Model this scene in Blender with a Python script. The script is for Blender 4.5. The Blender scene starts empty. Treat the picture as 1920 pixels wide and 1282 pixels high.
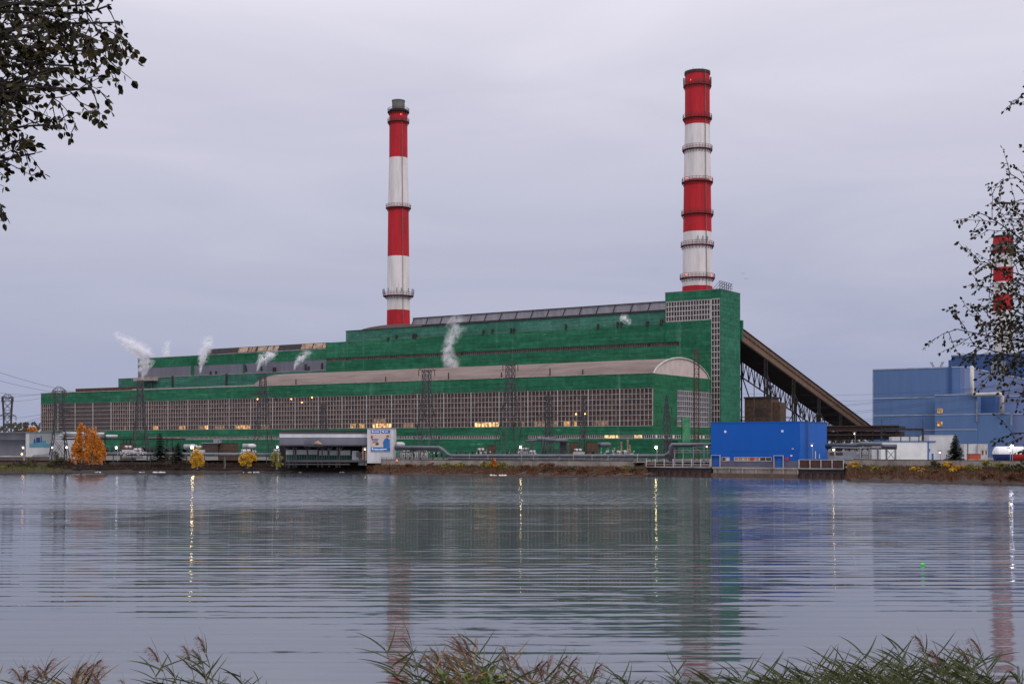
import bpy, math, random
from mathutils import Vector, Matrix, noise as mnoise
R = random.Random(7)
rad = math.radians
sc = bpy.context.scene
C = sc.collection

# ---------------------------------------------------------------- camera, sky, sun, exposure
EYE = 8.5; F = 2400.0; HOR = 832.0          # eye height above the water, focal length and horizon in photo pixels
cam = bpy.data.cameras.new('camera'); co = bpy.data.objects.new('camera', cam); C.objects.link(co)
co.location = (0, 0, EYE); co.rotation_euler = (rad(90), 0, 0)
cam.lens = 45; cam.sensor_width = 36; cam.shift_y = (HOR - 641) / 1920; cam.clip_start = .1; cam.clip_end = 20000
sc.camera = co
sc.view_settings.view_transform = 'Standard'; sc.view_settings.look = 'None'
sc.view_settings.exposure = 0.36; sc.view_settings.gamma = 1
sc.cycles.use_denoising = True; sc.cycles.max_bounces = 6; sc.cycles.transparent_max_bounces = 8
sc.cycles.volume_bounces = 4; sc.cycles.volume_step_rate = 1.0; sc.cycles.volume_max_steps = 96
sc.cycles.sample_clamp_indirect = 8; sc.cycles.blur_glossy = .0
SUN_EL, SUN_AZ = 48, 150                    # azimuth clockwise from +Y: behind the camera, to the right
w = bpy.data.worlds.new('World'); sc.world = w; w.use_nodes = True
nt = w.node_tree; N = nt.nodes; L = nt.links
bg = N['Background']
sky = N.new('ShaderNodeTexSky'); sky.sky_type = 'NISHITA'; sky.sun_disc = False
sky.sun_elevation = rad(SUN_EL); sky.sun_rotation = rad(SUN_AZ)
bg.inputs['Strength'].default_value = .05; L.new(sky.outputs[0], bg.inputs['Color'])
tc = N.new('ShaderNodeTexCoord'); sep = N.new('ShaderNodeSeparateXYZ'); L.new(tc.outputs['Generated'], sep.inputs[0])
mp = N.new('ShaderNodeMapping'); mp.inputs['Scale'].default_value = (2.2, 2.2, 13); L.new(tc.outputs['Generated'], mp.inputs[0])
nz = N.new('ShaderNodeTexNoise'); nz.inputs['Scale'].default_value = 1.3; nz.inputs['Detail'].default_value = 5; nz.inputs['Roughness'].default_value = .5
nz.inputs['Distortion'].default_value = .6
L.new(mp.outputs[0], nz.inputs['Vector'])
ma = N.new('ShaderNodeMath'); ma.operation = 'MULTIPLY_ADD'; ma.inputs[1].default_value = .17; L.new(nz.outputs['Fac'], ma.inputs[0])
sub = N.new('ShaderNodeMath'); sub.operation = 'SUBTRACT'; sub.inputs[1].default_value = .085
L.new(sep.outputs['Z'], sub.inputs[0]); L.new(sub.outputs[0], ma.inputs[2])
rp = N.new('ShaderNodeValToRGB'); L.new(ma.outputs[0], rp.inputs[0])
el = rp.color_ramp.elements
stops = [(0, (.268, .302, .435)), (.05, (.308, .332, .46)), (.13, (.392, .403, .513)), (.22, (.485, .485, .585)), (.32, (.615, .60, .69)), (.6, (.95, .95, 1.05)), (1, (1.3, 1.3, 1.4))]
el[0].position = 0; el[0].color = (*stops[0][1], 1); el[1].position = 1; el[1].color = (*stops[-1][1], 1)
for p, c in stops[1:-1]:
    e = el.new(p); e.color = (*c, 1)
bg2 = N.new('ShaderNodeBackground'); bg2.inputs['Strength'].default_value = .97; L.new(rp.outputs[0], bg2.inputs['Color'])
mxw = N.new('ShaderNodeMixShader'); mxw.inputs[0].default_value = .97
L.new(bg.outputs[0], mxw.inputs[1]); L.new(bg2.outputs[0], mxw.inputs[2]); L.new(mxw.outputs[0], N['World Output'].inputs['Surface'])
sl = bpy.data.lights.new('sun', 'SUN'); sl.energy = .8; sl.angle = rad(30); sl.color = (1, .95, .9)
so = bpy.data.objects.new('sun', sl); C.objects.link(so)
az = rad(SUN_AZ); e_ = rad(SUN_EL)
so.rotation_euler = Vector((math.sin(az) * math.cos(e_), math.cos(az) * math.cos(e_), math.sin(e_))).to_track_quat('Z', 'Y').to_euler()

# ---------------------------------------------------------------- helpers
_n = math.hypot(3712, 2400); CA = 3712 / _n; SB = 2400 / _n
C0 = (263 / F * 418, 418.0)                 # near corner of the turbine hall; the plant's own axes: s along the hall, t away from the lake
ROT = -math.atan2(SB, CA)
def PW(s, t, z=0): return Vector((C0[0] + s * CA + t * SB, C0[1] - s * SB + t * CA, z))
def loc(px, Y):
    dx, dy = (px - 960) / F * Y - C0[0], Y - C0[1]
    return dx * CA - dy * SB, dx * SB + dy * CA
def sat(px, t):
    k = (px - 960) / F; p = PW(0, t); return (k * p.y - p.x) / (CA + k * SB)
def at(px, py, Y): return Vector(((px - 960) / F * Y, Y, EYE + (HOR - py) / F * Y))
G = 3.5                                     # level of the works yard

class MB:
    def __init__(s): s.v = []; s.f = []; s.m = []
    def poly(s, pts, mi=0):
        i = len(s.v); s.v += [tuple(p) for p in pts]; s.f.append(tuple(range(i, i + len(pts)))); s.m.append(mi); return s
    def box(s, x0, x1, y0, y1, z0, z1, mi=0):
        i = len(s.v)
        s.v += [(x0, y0, z0), (x1, y0, z0), (x1, y1, z0), (x0, y1, z0), (x0, y0, z1), (x1, y0, z1), (x1, y1, z1), (x0, y1, z1)]
        for f in ((0, 3, 2, 1), (4, 5, 6, 7), (0, 1, 5, 4), (1, 2, 6, 5), (2, 3, 7, 6), (3, 0, 4, 7)):
            s.f.append(tuple(i + k for k in f)); s.m.append(mi)
        return s
    def tube(s, pts, r, n=8, mi=0, cap=True):
        pts = [Vector(p) for p in pts]; rs = r if isinstance(r, (list, tuple)) else [r] * len(pts)
        i0 = len(s.v); up = None
        for k, p in enumerate(pts):
            d = (pts[min(k + 1, len(pts) - 1)] - pts[max(k - 1, 0)])
            d = d.normalized() if d.length > 1e-9 else Vector((0, 0, 1))
            a = d.cross(Vector((0, 0, 1)))
            if a.length < .05: a = d.cross(Vector((0, 1, 0)))
            a.normalize(); b = d.cross(a)
            for j in range(n):
                t = 2 * math.pi * (j + .5) / n
                s.v.append(tuple(p + (a * math.cos(t) + b * math.sin(t)) * rs[k]))
        for k in range(len(pts) - 1):
            for j in range(n):
                a0 = i0 + k * n + j; a1 = i0 + k * n + (j + 1) % n
                s.f.append((a0, a1, a1 + n, a0 + n)); s.m.append(mi)
        if cap:
            s.f.append(tuple(i0 + j for j in range(n - 1, -1, -1))); s.m.append(mi)
            e = i0 + (len(pts) - 1) * n; s.f.append(tuple(e + j for j in range(n))); s.m.append(mi)
        return s
    def bar(s, a, b, w=.2, mi=0): return s.tube([a, b], w * .7071, 4, mi)
    def lathe(s, cx, cy, prof, n=32, mi=0):      # prof = (r, z[, material])
        i0 = len(s.v)
        for q in prof:
            for j in range(n):
                t = 2 * math.pi * j / n; s.v.append((cx + q[0] * math.cos(t), cy + q[0] * math.sin(t), q[1]))
        for k in range(len(prof) - 1):
            m_ = prof[k][2] if len(prof[k]) > 2 else mi
            for j in range(n):
                a0 = i0 + k * n + j; a1 = i0 + k * n + (j + 1) % n
                s.f.append((a0, a1, a1 + n, a0 + n)); s.m.append(m_)
        return s
    def build(s, name, mat, parent=None, o=(0, 0, 0), smooth=False, rotz=None):
        me = bpy.data.meshes.new(name); ox, oy, oz = o
        me.from_pydata([(x - ox, y - oy, z - oz) for x, y, z in s.v], [], s.f)
        mats = mat if isinstance(mat, (list, tuple)) else [mat]
        for m_ in mats: me.materials.append(m_)
        if len(mats) > 1: me.polygons.foreach_set('material_index', s.m)
        if smooth: me.polygons.foreach_set('use_smooth', [True] * len(s.f))
        me.update()
        ob = bpy.data.objects.new(name, me); C.objects.link(ob)
        if parent: ob.parent = parent
        return ob
def tag(o, label=None, cat=None, group=None, kind=None):
    if label: o['label'] = label
    if cat: o['category'] = cat
    if group: o['group'] = group
    if kind: o['kind'] = kind
    return o
def empty(name, p, label, cat, rz=0, group=None):
    o = bpy.data.objects.new(name, None); C.objects.link(o); o.location = p; o.rotation_euler = (0, 0, rz)
    o.empty_display_size = .5
    return tag(o, label, cat, group)
class Thing:
    """a thing in the plant's axes (s, t, z) or in world axes; parts are given in those axes"""
    def __init__(s, name, x, y, z, label, cat, plant=True, group=None):
        s.o = (x, y, z); s.e = empty(name, PW(x, y, z) if plant else (x, y, z), label, cat, ROT if plant else 0, group)
    def part(s, name, mb, mat, parent=None, smooth=False): return mb.build(name, mat, parent or s.e, s.o, smooth)
def single(name, mb, mat, base, label, cat, plant=False, group=None, kind=None, smooth=False):
    ob = mb.build(name, mat, None, base, smooth)
    ob.location = PW(*base) if plant else base
    if plant: ob.rotation_euler = (0, 0, ROT)
    return tag(ob, label, cat, group, kind)
def copy_tree(o, parent=None):
    c = o.copy(); C.objects.link(c); c.parent = parent
    for ch in list(o.children): copy_tree(ch, c)
    return c

# ---------------------------------------------------------------- materials
def base(name):
    m = bpy.data.materials.new(name); m.use_nodes = True
    return m, m.node_tree, m.node_tree.nodes['Principled BSDF']
def pm(name, c1, c2=None, scale=.5, rough=.8, stretch=(1, 1, 1), bump=0, spec=.3, metal=0, detail=5, lo=.35, hi=.65, island=0, sss=0):
    m, t, b = base(name); n, l = t.nodes, t.links
    b.inputs['Roughness'].default_value = rough; b.inputs['Metallic'].default_value = metal
    b.inputs['Specular IOR Level'].default_value = spec
    c2 = c2 or tuple(x * .75 for x in c1)
    tx = n.new('ShaderNodeTexCoord'); mp_ = n.new('ShaderNodeMapping'); mp_.inputs['Scale'].default_value = stretch; l.new(tx.outputs['Object'], mp_.inputs[0])
    z = n.new('ShaderNodeTexNoise'); z.inputs['Scale'].default_value = scale; z.inputs['Detail'].default_value = detail; z.inputs['Roughness'].default_value = .62
    l.new(mp_.outputs[0], z.inputs['Vector'])
    r = n.new('ShaderNodeMapRange'); r.inputs[1].default_value = lo; r.inputs[2].default_value = hi; l.new(z.outputs['Fac'], r.inputs[0])
    fac = r.outputs[0]
    if island:
        g = n.new('ShaderNodeNewGeometry'); mm = n.new('ShaderNodeMix'); mm.inputs[0].default_value = island
        l.new(fac, mm.inputs[2]); l.new(g.outputs['Random Per Island'], mm.inputs[3]); fac = mm.outputs[0]
    x = n.new('ShaderNodeMix'); x.data_type = 'RGBA'; x.inputs[6].default_value = (*c1, 1); x.inputs[7].default_value = (*c2, 1)
    l.new(fac, x.inputs[0]); l.new(x.outputs[2], b.inputs['Base Color'])
    if bump:
        u = n.new('ShaderNodeBump'); u.inputs['Distance'].default_value = bump; u.inputs['Strength'].default_value = .7
        l.new(z.outputs['Fac'], u.inputs['Height']); l.new(u.outputs[0], b.inputs['Normal'])
    return m
def netting(name, ca, cb, cc, wear=(.25, .42, .33)):
    """construction netting: lapped panels of slightly different fade, sagging weave lines, scuffs"""
    m, t, b = base(name); n, l = t.nodes, t.links
    b.inputs['Roughness'].default_value = .85; b.inputs['Specular IOR Level'].default_value = .15
    tx = n.new('ShaderNodeTexCoord'); sp = n.new('ShaderNodeSeparateXYZ'); l.new(tx.outputs['Object'], sp.inputs[0])
    ad = n.new('ShaderNodeMath'); ad.operation = 'ADD'; l.new(sp.outputs[0], ad.inputs[0]); l.new(sp.outputs[1], ad.inputs[1])
    cb_ = n.new('ShaderNodeCombineXYZ'); l.new(ad.outputs[0], cb_.inputs[0]); l.new(sp.outputs[2], cb_.inputs[1])
    def noi(sx, sz, scale, det=4, rg=.6):
        mp_ = n.new('ShaderNodeMapping'); mp_.inputs['Scale'].default_value = (sx, sz, 1); l.new(cb_.outputs[0], mp_.inputs[0])
        z = n.new('ShaderNodeTexNoise'); z.inputs['Scale'].default_value = scale; z.inputs['Detail'].default_value = det; z.inputs['Roughness'].default_value = rg
        l.new(mp_.outputs[0], z.inputs['Vector']); return z.outputs['Fac']
    br = n.new('ShaderNodeTexBrick'); l.new(cb_.outputs[0], br.inputs['Vector'])
    br.inputs['Scale'].default_value = 1; br.inputs['Brick Width'].default_value = 24; br.inputs['Row Height'].default_value = 3.1
    br.inputs['Mortar Size'].default_value = .09; br.inputs['Mortar Smooth'].default_value = .6; br.inputs['Bias'].default_value = 0; br.offset = .37
    br.inputs['Color1'].default_value = (0, 0, 0, 1); br.inputs['Color2'].default_value = (1, 1, 1, 1); br.inputs['Mortar'].default_value = (.0, .0, .0, 1)
    bw = n.new('ShaderNodeRGBToBW'); l.new(br.outputs['Color'], bw.inputs[0])
    s1 = n.new('ShaderNodeMath'); s1.operation = 'MULTIPLY_ADD'; s1.inputs[1].default_value = .5; l.new(bw.outputs[0], s1.inputs[0])
    big = n.new('ShaderNodeMapRange'); big.inputs[1].default_value = .33; big.inputs[2].default_value = .68; big.inputs[4].default_value = .66; l.new(noi(.35, 1, .07), big.inputs[0])
    l.new(big.outputs[0], s1.inputs[2])
    x = n.new('ShaderNodeMix'); x.data_type = 'RGBA'; x.inputs[6].default_value = (*ca, 1); x.inputs[7].default_value = (*cb, 1); l.new(s1.outputs[0], x.inputs[0])
    # horizontal weave streaks
    st = n.new('ShaderNodeMapRange'); st.inputs[1].default_value = .38; st.inputs[2].default_value = .66; st.inputs[4].default_value = .6; l.new(noi(.06, 2.2, 1.0, 6, .7), st.inputs[0])
    x2 = n.new('ShaderNodeMix'); x2.data_type = 'RGBA'; x2.inputs[7].default_value = (*cc, 1); l.new(st.outputs[0], x2.inputs[0]); l.new(x.outputs[2], x2.inputs[6])
    wr = n.new('ShaderNodeMapRange'); wr.inputs[1].default_value = .64; wr.inputs[2].default_value = .74; wr.inputs[4].default_value = .75; l.new(noi(.22, 1.6, .55, 6, .65), wr.inputs[0])
    x3 = n.new('ShaderNodeMix'); x3.data_type = 'RGBA'; x3.inputs[7].default_value = (*wear, 1); l.new(wr.outputs[0], x3.inputs[0]); l.new(x2.outputs[2], x3.inputs[6])
    vs = n.new('ShaderNodeMapRange'); vs.inputs[1].default_value = .6; vs.inputs[2].default_value = .75; vs.inputs[4].default_value = .4; l.new(noi(1.2, .03, .16, 3), vs.inputs[0])
    x4 = n.new('ShaderNodeMix'); x4.data_type = 'RGBA'; x4.inputs[7].default_value = (*[v * .9 for v in wear], 1); l.new(vs.outputs[0], x4.inputs[0]); l.new(x3.outputs[2], x4.inputs[6])
    rs_ = n.new('ShaderNodeMapRange'); rs_.inputs[1].default_value = .64; rs_.inputs[2].default_value = .72; rs_.inputs[4].default_value = .55; l.new(noi(1.1, .12, .8, 4, .6), rs_.inputs[0])
    x5 = n.new('ShaderNodeMix'); x5.data_type = 'RGBA'; x5.inputs[7].default_value = (.05, .06, .035, 1); l.new(rs_.outputs[0], x5.inputs[0]); l.new(x4.outputs[2], x5.inputs[6]); x4 = x5
    gr = n.new('ShaderNodeMapRange'); gr.inputs[1].default_value = .3; gr.inputs[2].default_value = .7; gr.inputs[3].default_value = .62; gr.inputs[4].default_value = 1.3; l.new(noi(.9, .9, .5, 8, .75), gr.inputs[0])
    ml = n.new('ShaderNodeTexBrick'); l.new(cb_.outputs[0], ml.inputs['Vector']); ml.offset = 0; ml.inputs['Scale'].default_value = 1; ml.inputs['Brick Width'].default_value = 6; ml.inputs['Row Height'].default_value = 1.55
    ml.inputs['Mortar Size'].default_value = .06; ml.inputs['Mortar Smooth'].default_value = 1; ml.inputs['Color1'].default_value = (.86, .86, .86, 1); ml.inputs['Color2'].default_value = (1.1, 1.1, 1.1, 1); ml.inputs['Mortar'].default_value = (.62, .62, .62, 1)
    m1 = n.new('ShaderNodeMix'); m1.data_type = 'RGBA'; m1.blend_type = 'MULTIPLY'; m1.inputs[0].default_value = 1; l.new(x4.outputs[2], m1.inputs[6]); l.new(ml.outputs['Color'], m1.inputs[7])
    m2_ = n.new('ShaderNodeVectorMath'); m2_.operation = 'SCALE'; l.new(m1.outputs[2], m2_.inputs[0]); l.new(gr.outputs[0], m2_.inputs['Scale'])
    l.new(m2_.outputs[0], b.inputs['Base Color'])
    u = n.new('ShaderNodeBump'); u.inputs['Distance'].default_value = .25; u.inputs['Strength'].default_value = .5
    l.new(noi(.25, 1.3, .8, 5), u.inputs['Height']); l.new(u.outputs[0], b.inputs['Normal'])
    return m
def cladding(name, c1, c2, step=1.0, rough=.5, streak=.4):
    """sheet metal cladding with fine vertical joints and weather streaks"""
    m, t, b = base(name); n, l = t.nodes, t.links
    b.inputs['Roughness'].default_value = rough; b.inputs['Specular IOR Level'].default_value = .3
    tx = n.new('ShaderNodeTexCoord'); sp = n.new('ShaderNodeSeparateXYZ'); l.new(tx.outputs['Object'], sp.inputs[0])
    ad = n.new('ShaderNodeMath'); ad.operation = 'ADD'; l.new(sp.outputs[0], ad.inputs[0]); l.new(sp.outputs[1], ad.inputs[1])
    cb_ = n.new('ShaderNodeCombineXYZ'); l.new(ad.outputs[0], cb_.inputs[0]); l.new(sp.outputs[2], cb_.inputs[1])
    mp_ = n.new('ShaderNodeMapping'); mp_.inputs['Scale'].default_value = (1, .12, 1); l.new(cb_.outputs[0], mp_.inputs[0])
    z = n.new('ShaderNodeTexNoise'); z.inputs['Scale'].default_value = .5; z.inputs['Detail'].default_value = 6; l.new(mp_.outputs[0], z.inputs['Vector'])
    br = n.new('ShaderNodeTexBrick'); l.new(cb_.outputs[0], br.inputs['Vector']); br.offset = 0; br.inputs['Scale'].default_value = 1
    br.inputs['Brick Width'].default_value = step; br.inputs['Row Height'].default_value = 6; br.inputs['Mortar Size'].default_value = .04; br.inputs['Mortar Smooth'].default_value = .5
    br.inputs['Color1'].default_value = (.35, .35, .35, 1); br.inputs['Color2'].default_value = (.6, .6, .6, 1); br.inputs['Mortar'].default_value = (1, 1, 1, 1)
    bw = n.new('ShaderNodeRGBToBW'); l.new(br.outputs['Color'], bw.inputs[0])
    mx = n.new('ShaderNodeMath'); mx.operation = 'MULTIPLY_ADD'; mx.inputs[1].default_value = .5; l.new(bw.outputs[0], mx.inputs[0])
    r = n.new('ShaderNodeMapRange'); r.inputs[1].default_value = .35; r.inputs[2].default_value = .7; r.inputs[3].default_value = -.2; r.inputs[4].default_value = streak; l.new(z.outputs['Fac'], r.inputs[0]); l.new(r.outputs[0], mx.inputs[2])
    x = n.new('ShaderNodeMix'); x.data_type = 'RGBA'; x.inputs[6].default_value = (*c1, 1); x.inputs[7].default_value = (*c2, 1); l.new(mx.outputs[0], x.inputs[0])
    l.new(x.outputs[2], b.inputs['Base Color']); return m
def glow(name, c, s, var=0):
    m, t, b = base(name)
    b.inputs['Base Color'].default_value = (.1, .1, .1, 1); b.inputs['Emission Color'].default_value = (*c, 1); b.inputs['Emission Strength'].default_value = s
    if var:
        n, l = t.nodes, t.links; tx = n.new('ShaderNodeTexCoord'); z = n.new('ShaderNodeTexNoise'); z.inputs['Scale'].default_value = .9; z.inputs['Detail'].default_value = 3
        l.new(tx.outputs['Object'], z.inputs['Vector']); r = n.new('ShaderNodeMapRange'); r.inputs[1].default_value = .38; r.inputs[2].default_value = .62; r.inputs[3].default_value = s * .15; r.inputs[4].default_value = s * 1.4
        l.new(z.outputs['Fac'], r.inputs[0]); l.new(r.outputs[0], b.inputs['Emission Strength'])
    return m
M = {}
M['net'] = netting('green_netting', (.016, .125, .062), (.044, .21, .112), (.007, .058, .035))
M['net_pale'] = netting('faded_green_netting', (.038, .15, .10), (.085, .24, .175), (.018, .085, .062), (.3, .38, .33))
M['net_side'] = netting('side_green_netting', (.018, .125, .056), (.040, .20, .098), (.008, .068, .036))
M['grey_clad'] = cladding('lilac_grey_sheet', (.17, .165, .20), (.115, .11, .14), 1.5, .6)
M['glass'] = pm('dull_window_glass', (.022, .015, .018), (.10, .066, .056), .35, .35, spec=.3, island=.65)
M['glass_bare'] = pm('brown_weathered_glazing', (.10, .075, .07), (.06, .045, .048), .6, .6, stretch=(1, 1, .3))
M['frame'] = pm('chalky_window_frame', (.47, .39, .35), (.28, .22, .20), .8, .75)
M['frame_w'] = pm('white_window_frame', (.55, .52, .5), (.38, .35, .34), .8, .7)
M['roofing'] = pm('brown_vault_roofing', (.135, .095, .085), (.20, .15, .135), .25, .9, stretch=(.3, 1, 1))
M['gable'] = pm('pinkish_gable_render', (.58, .47, .42), (.46, .36, .32), .35, .85, lo=.4, hi=.75)
M['flat_roof'] = pm('grey_flat_roofing', (.12, .115, .12), (.17, .16, .16), .3, .9)
M['rust'] = pm('rusty_steel', (.11, .05, .035), (.055, .03, .028), .8, .85)
M['dark'] = pm('dark_steel', (.022, .019, .022), (.045, .036, .036), .7, .7)
M['mast'] = pm('weathered_lattice_steel', (.045, .045, .05), (.075, .07, .075), .5, .7)
M['grey_metal'] = pm('galvanised_grey_metal', (.27, .28, .31), (.19, .19, .21), .7, .55, spec=.4)
M['pipe'] = pm('lagged_pipe_foil', (.125, .13, .15), (.08, .085, .098), .6, .5, spec=.4)
M['pipe_w'] = pm('pale_lagged_pipe', (.55, .53, .5), (.42, .4, .38), .6, .5)
M['monitor'] = cladding('grey_corrugated_roof_light', (.20, .19, .215), (.10, .09, .11), .7, .6)
M['beige'] = pm('stained_beige_panel', (.42, .30, .21), (.22, .13, .09), .45, .85, lo=.42, hi=.62)
M['brick'] = pm('brown_brick', (.12, .07, .045), (.06, .04, .03), .9, .9)
M['gal_side'] = cladding('ochre_gallery_cladding', (.20, .115, .066), (.115, .066, .042), 2.2, .8)
M['gal_under'] = pm('dark_gallery_underside', (.018, .013, .016), (.033, .025, .027), .3, .9)  # near-black brown, much darker than the gallery cladding
M['red'] = pm('red_chimney_paint', (.50, .014, .024), (.30, .012, .016), .5, .75, stretch=(1, 1, .12), lo=.4, hi=.7, detail=8)
M['white'] = pm('white_chimney_paint', (.72, .665, .645), (.50, .45, .42), .5, .85, stretch=(1, 1, .12), lo=.42, hi=.74, detail=8)
M['ring'] = pm('red_brown_gallery_steel', (.20, .055, .05), (.11, .035, .035), .8, .7)
M['stack'] = pm('sooty_grey_flue', (.19, .175, .16), (.11, .10, .09), .5, .8, stretch=(1, 1, .3))
M['blue_a'] = cladding('slate_blue_cladding', (.11, .19, .37), (.085, .155, .31), 1.2, .5, .3)
M['blue_b'] = cladding('lit_side_slate_blue_cladding', (.16, .205, .36), (.135, .175, .31), 1.2, .5, .3)  # slate blue made lighter and greyer: light on the side put into the colour
M['blue_c'] = cladding('rear_blue_cladding', (.045, .095, .225), (.035, .075, .18), 1.2, .5, .3)
M['blue_v'] = cladding('vivid_blue_cladding', (.002, .088, .39), (.002, .07, .33), .5, .45, .2)
M['blue_v2'] = cladding('vivid_blue_lit_side_and_door', (.005, .11, .47), (.005, .09, .39), .5, .45, .2)  # vivid blue with the light on the side wall painted in; doors share it
M['trim'] = pm('pale_trim_strip', (.42, .44, .53), (.33, .35, .43), .5, .6)
M['wh_wall'] = pm('off_white_wall', (.60, .59, .60), (.48, .47, .48), .3, .8, stretch=(1, 1, .4))
M['wh_bright'] = pm('bright_white_paint', (.78, .77, .76), (.66, .65, .64), .3, .6)
M['grey_wall'] = cladding('mid_grey_wall', (.22, .22, .25), (.16, .16, .19), 1, .7)
M['concrete'] = pm('stained_concrete', (.34, .29, .25), (.17, .145, .13), .35, .9, stretch=(1, 1, .35), lo=.38, hi=.66, bump=.03)
M['concrete_w'] = pm('wet_rusty_concrete', (.13, .075, .05), (.075, .05, .038), .5, .85, stretch=(1, 1, .3))
M['pile'] = pm('rusty_sheet_pile', (.09, .04, .03), (.04, .022, .02), .8, .8, stretch=(1, 1, .3))
M['ground'] = pm('yard_gravel', (.13, .12, .115), (.09, .085, .08), .15, .95)
M['bank'] = pm('russet_bank_soil', (.055, .032, .025), (.032, .024, .018), .25, .95, bump=.2)
M['grass'] = pm('lawn_green', (.09, .11, .025), (.07, .065, .02), .2, .95)
M['nearbank'] = pm('grassy_near_bank', (.05, .05, .02), (.04, .03, .018), .8, .95)
M['bark'] = pm('dark_alder_bark', (.028, .023, .022), (.045, .036, .033), 6, .9)
M['leaf_l'] = pm('dusky_alder_leaf', (.014, .015, .006), (.05, .036, .010), 3, .6, spec=.12, island=.8)
M['leaf_r'] = pm('olive_alder_leaf', (.016, .02, .008), (.06, .042, .013), 3, .6, spec=.12, island=.8)
M['birch_leaf'] = pm('orange_birch_leaf', (.66, .22, .018), (.34, .12, .015), .5, .7, island=.7)
M['gold_leaf'] = pm('golden_leaf', (.70, .36, .015), (.32, .19, .02), .6, .7, island=.7)
M['yel_green'] = pm('yellow_green_leaf', (.28, .22, .03), (.12, .12, .03), .6, .8, island=.7)
M['needle'] = pm('dark_spruce_needle', (.014, .030, .019), (.028, .045, .026), .6, .8, island=.6)
M['olive_leaf'] = pm('dull_olive_leaf', (.06, .06, .03), (.11, .09, .04), .6, .85, island=.7)
M['rust_leaf'] = pm('rusty_brown_leaf', (.16, .06, .03), (.09, .045, .028), .6, .85, island=.7)
M['bark_pale'] = pm('pale_birch_bark', (.35, .31, .27), (.12, .1, .09), 2, .9)
M['reed_stem'] = pm('reed_stem', (.16, .14, .06), (.09, .085, .035), 4, .7)
M['reed_leaf'] = pm('green_reed_leaf', (.032, .052, .018), (.085, .085, .028), 2, .6, island=.7)
M['reed_leaf_b'] = pm('browning_reed_leaf', (.22, .11, .03), (.09, .075, .028), 2, .6, island=.8)
M['plume'] = pm('purple_brown_reed_plume', (.15, .085, .075), (.25, .165, .14), 5, .8, island=.6)
M['timber'] = pm('tarred_timber', (.018, .013, .013), (.035, .024, .021), .6, .85)
M['poster'] = pm('poster_beige', (.62, .52, .46), (.55, .42, .36), .3, .6)
M['poster_blue'] = pm('poster_blue', (.03, .15, .42), (.02, .12, .36), .3, .6)
M['sky_blue'] = pm('poster_pale_blue', (.30, .42, .50), (.2, .33, .42), .5, .6)
M['skin'] = pm('poster_skin_tone', (.55, .30, .2), (.45, .22, .15), 1, .6)
M['red_p'] = pm('red_sign_paint', (.55, .03, .03), (.45, .02, .02), 1, .6)
M['yellow_p'] = pm('yellow_sign_paint', (.6, .5, .03), (.5, .4, .02), 1, .6)
M['mural_teal'] = pm('mural_teal', (.10, .30, .38), (.07, .22, .30), .4, .7)
M['mural_sky'] = pm('mural_misty_sky', (.32, .33, .33), (.24, .26, .27), .3, .7)
M['navy'] = pm('navy_paint', (.03, .05, .2), (.02, .035, .15), .5, .5)
M['orange_c'] = pm('orange_container_paint', (.5, .09, .04), (.38, .07, .03), .5, .6)
M['green_b'] = pm('buoy_green', (.03, .75, .05), (.02, .6, .04), 3, .5)
M['foam'] = pm('white_foam', (.7, .68, .66), (.6, .58, .56), 2, .9)
M['lit_warm'] = glow('lit_window_warm', (1, .47, .10), .6, 1)
M['lit_hot'] = glow('lit_window_bright', (1, .52, .17), 1.25, 1)
M['lit_dim'] = glow('lit_window_dim', (1, .42, .10), .16, 1)
M['lamp_w'] = glow('lamp_cool_white', (.80, .80, 1), 24)
M['lamp_y'] = glow('lamp_warm_white', (1, .70, .34), 34)
M['lamp_s'] = glow('small_orange_lamp', (1, .36, .08), 6)
M['beacon'] = glow('red_beacon', (1, .08, .04), 4)

# ---------------------------------------------------------------- setting: ground, banks, water
SHORE = [(-900, 392), (-300, 386), (0, 381), (250, 381), (520, 382), (685, 380), (705, 364), (830, 352), (960, 343), (1100, 334), (1208, 330), (1224, 362), (1330, 360), (1500, 350), (1574, 344), (1590, 297), (1700, 285), (1850, 276), (1920, 271), (2100, 262), (2600, 240), (3400, 210)]
def shoreY(px):
    for (a, ya), (b, yb) in zip(SHORE, SHORE[1:]):
        if a <= px <= b: return ya + (yb - ya) * (px - a) / (b - a)
    return SHORE[0][1] if px < SHORE[0][0] else SHORE[-1][1]
def topY(px): return shoreY(px) + (12 if px > 1590 else 9 if px < 690 else 13)
g = MB()
def strip(ps):
    for (a, b), (c, d) in zip(ps, ps[1:]): g.poly([a, c, d, b])
pts = [(p, topY(p) + .5) for p, _ in SHORE]
strip([(Vector(((p - 960) / F * Y, Y, G)), Vector(((p - 960) * 6, 9000, G))) for p, Y in pts])
single('ground', g, M['ground'], (0, 0, 0), 'flat yard ground of the works behind the far shore', 'ground', kind='structure')
g = MB()                                                       # far bank, sloping into the water
pxs = list(range(-900, 3400, 8)); rows = []
for p in pxs:
    ys, yt = shoreY(p) + R.uniform(-.8, .9), topY(p); zt = 2.9 if p > 1590 else 2.0 if p > 690 else 2.1
    row = []
    for k in range(7):
        q = k / 6; Y = ys - 2 + (yt + 2.5 - ys) * q
        zz = -.45 + (zt + .45) * min(1, q * 1.1) ** .8 + (R.uniform(-.18, .18) if 0 < k < 6 else 0)
        row.append(Vector(((p - 960) / F * Y, Y, zz)))
    Y = yt + 3; row.append(Vector(((p - 960) / F * Y, Y, G + .01)))
    rows.append(row)
for a, b in zip(rows, rows[1:]):
    for k in range(7): g.poly([a[k], b[k], b[k + 1], a[k + 1]])
single('far_bank', g, M['bank'], (0, 0, 0), 'low earth bank of the far shore', 'bank', kind='structure')
g = MB()
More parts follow.
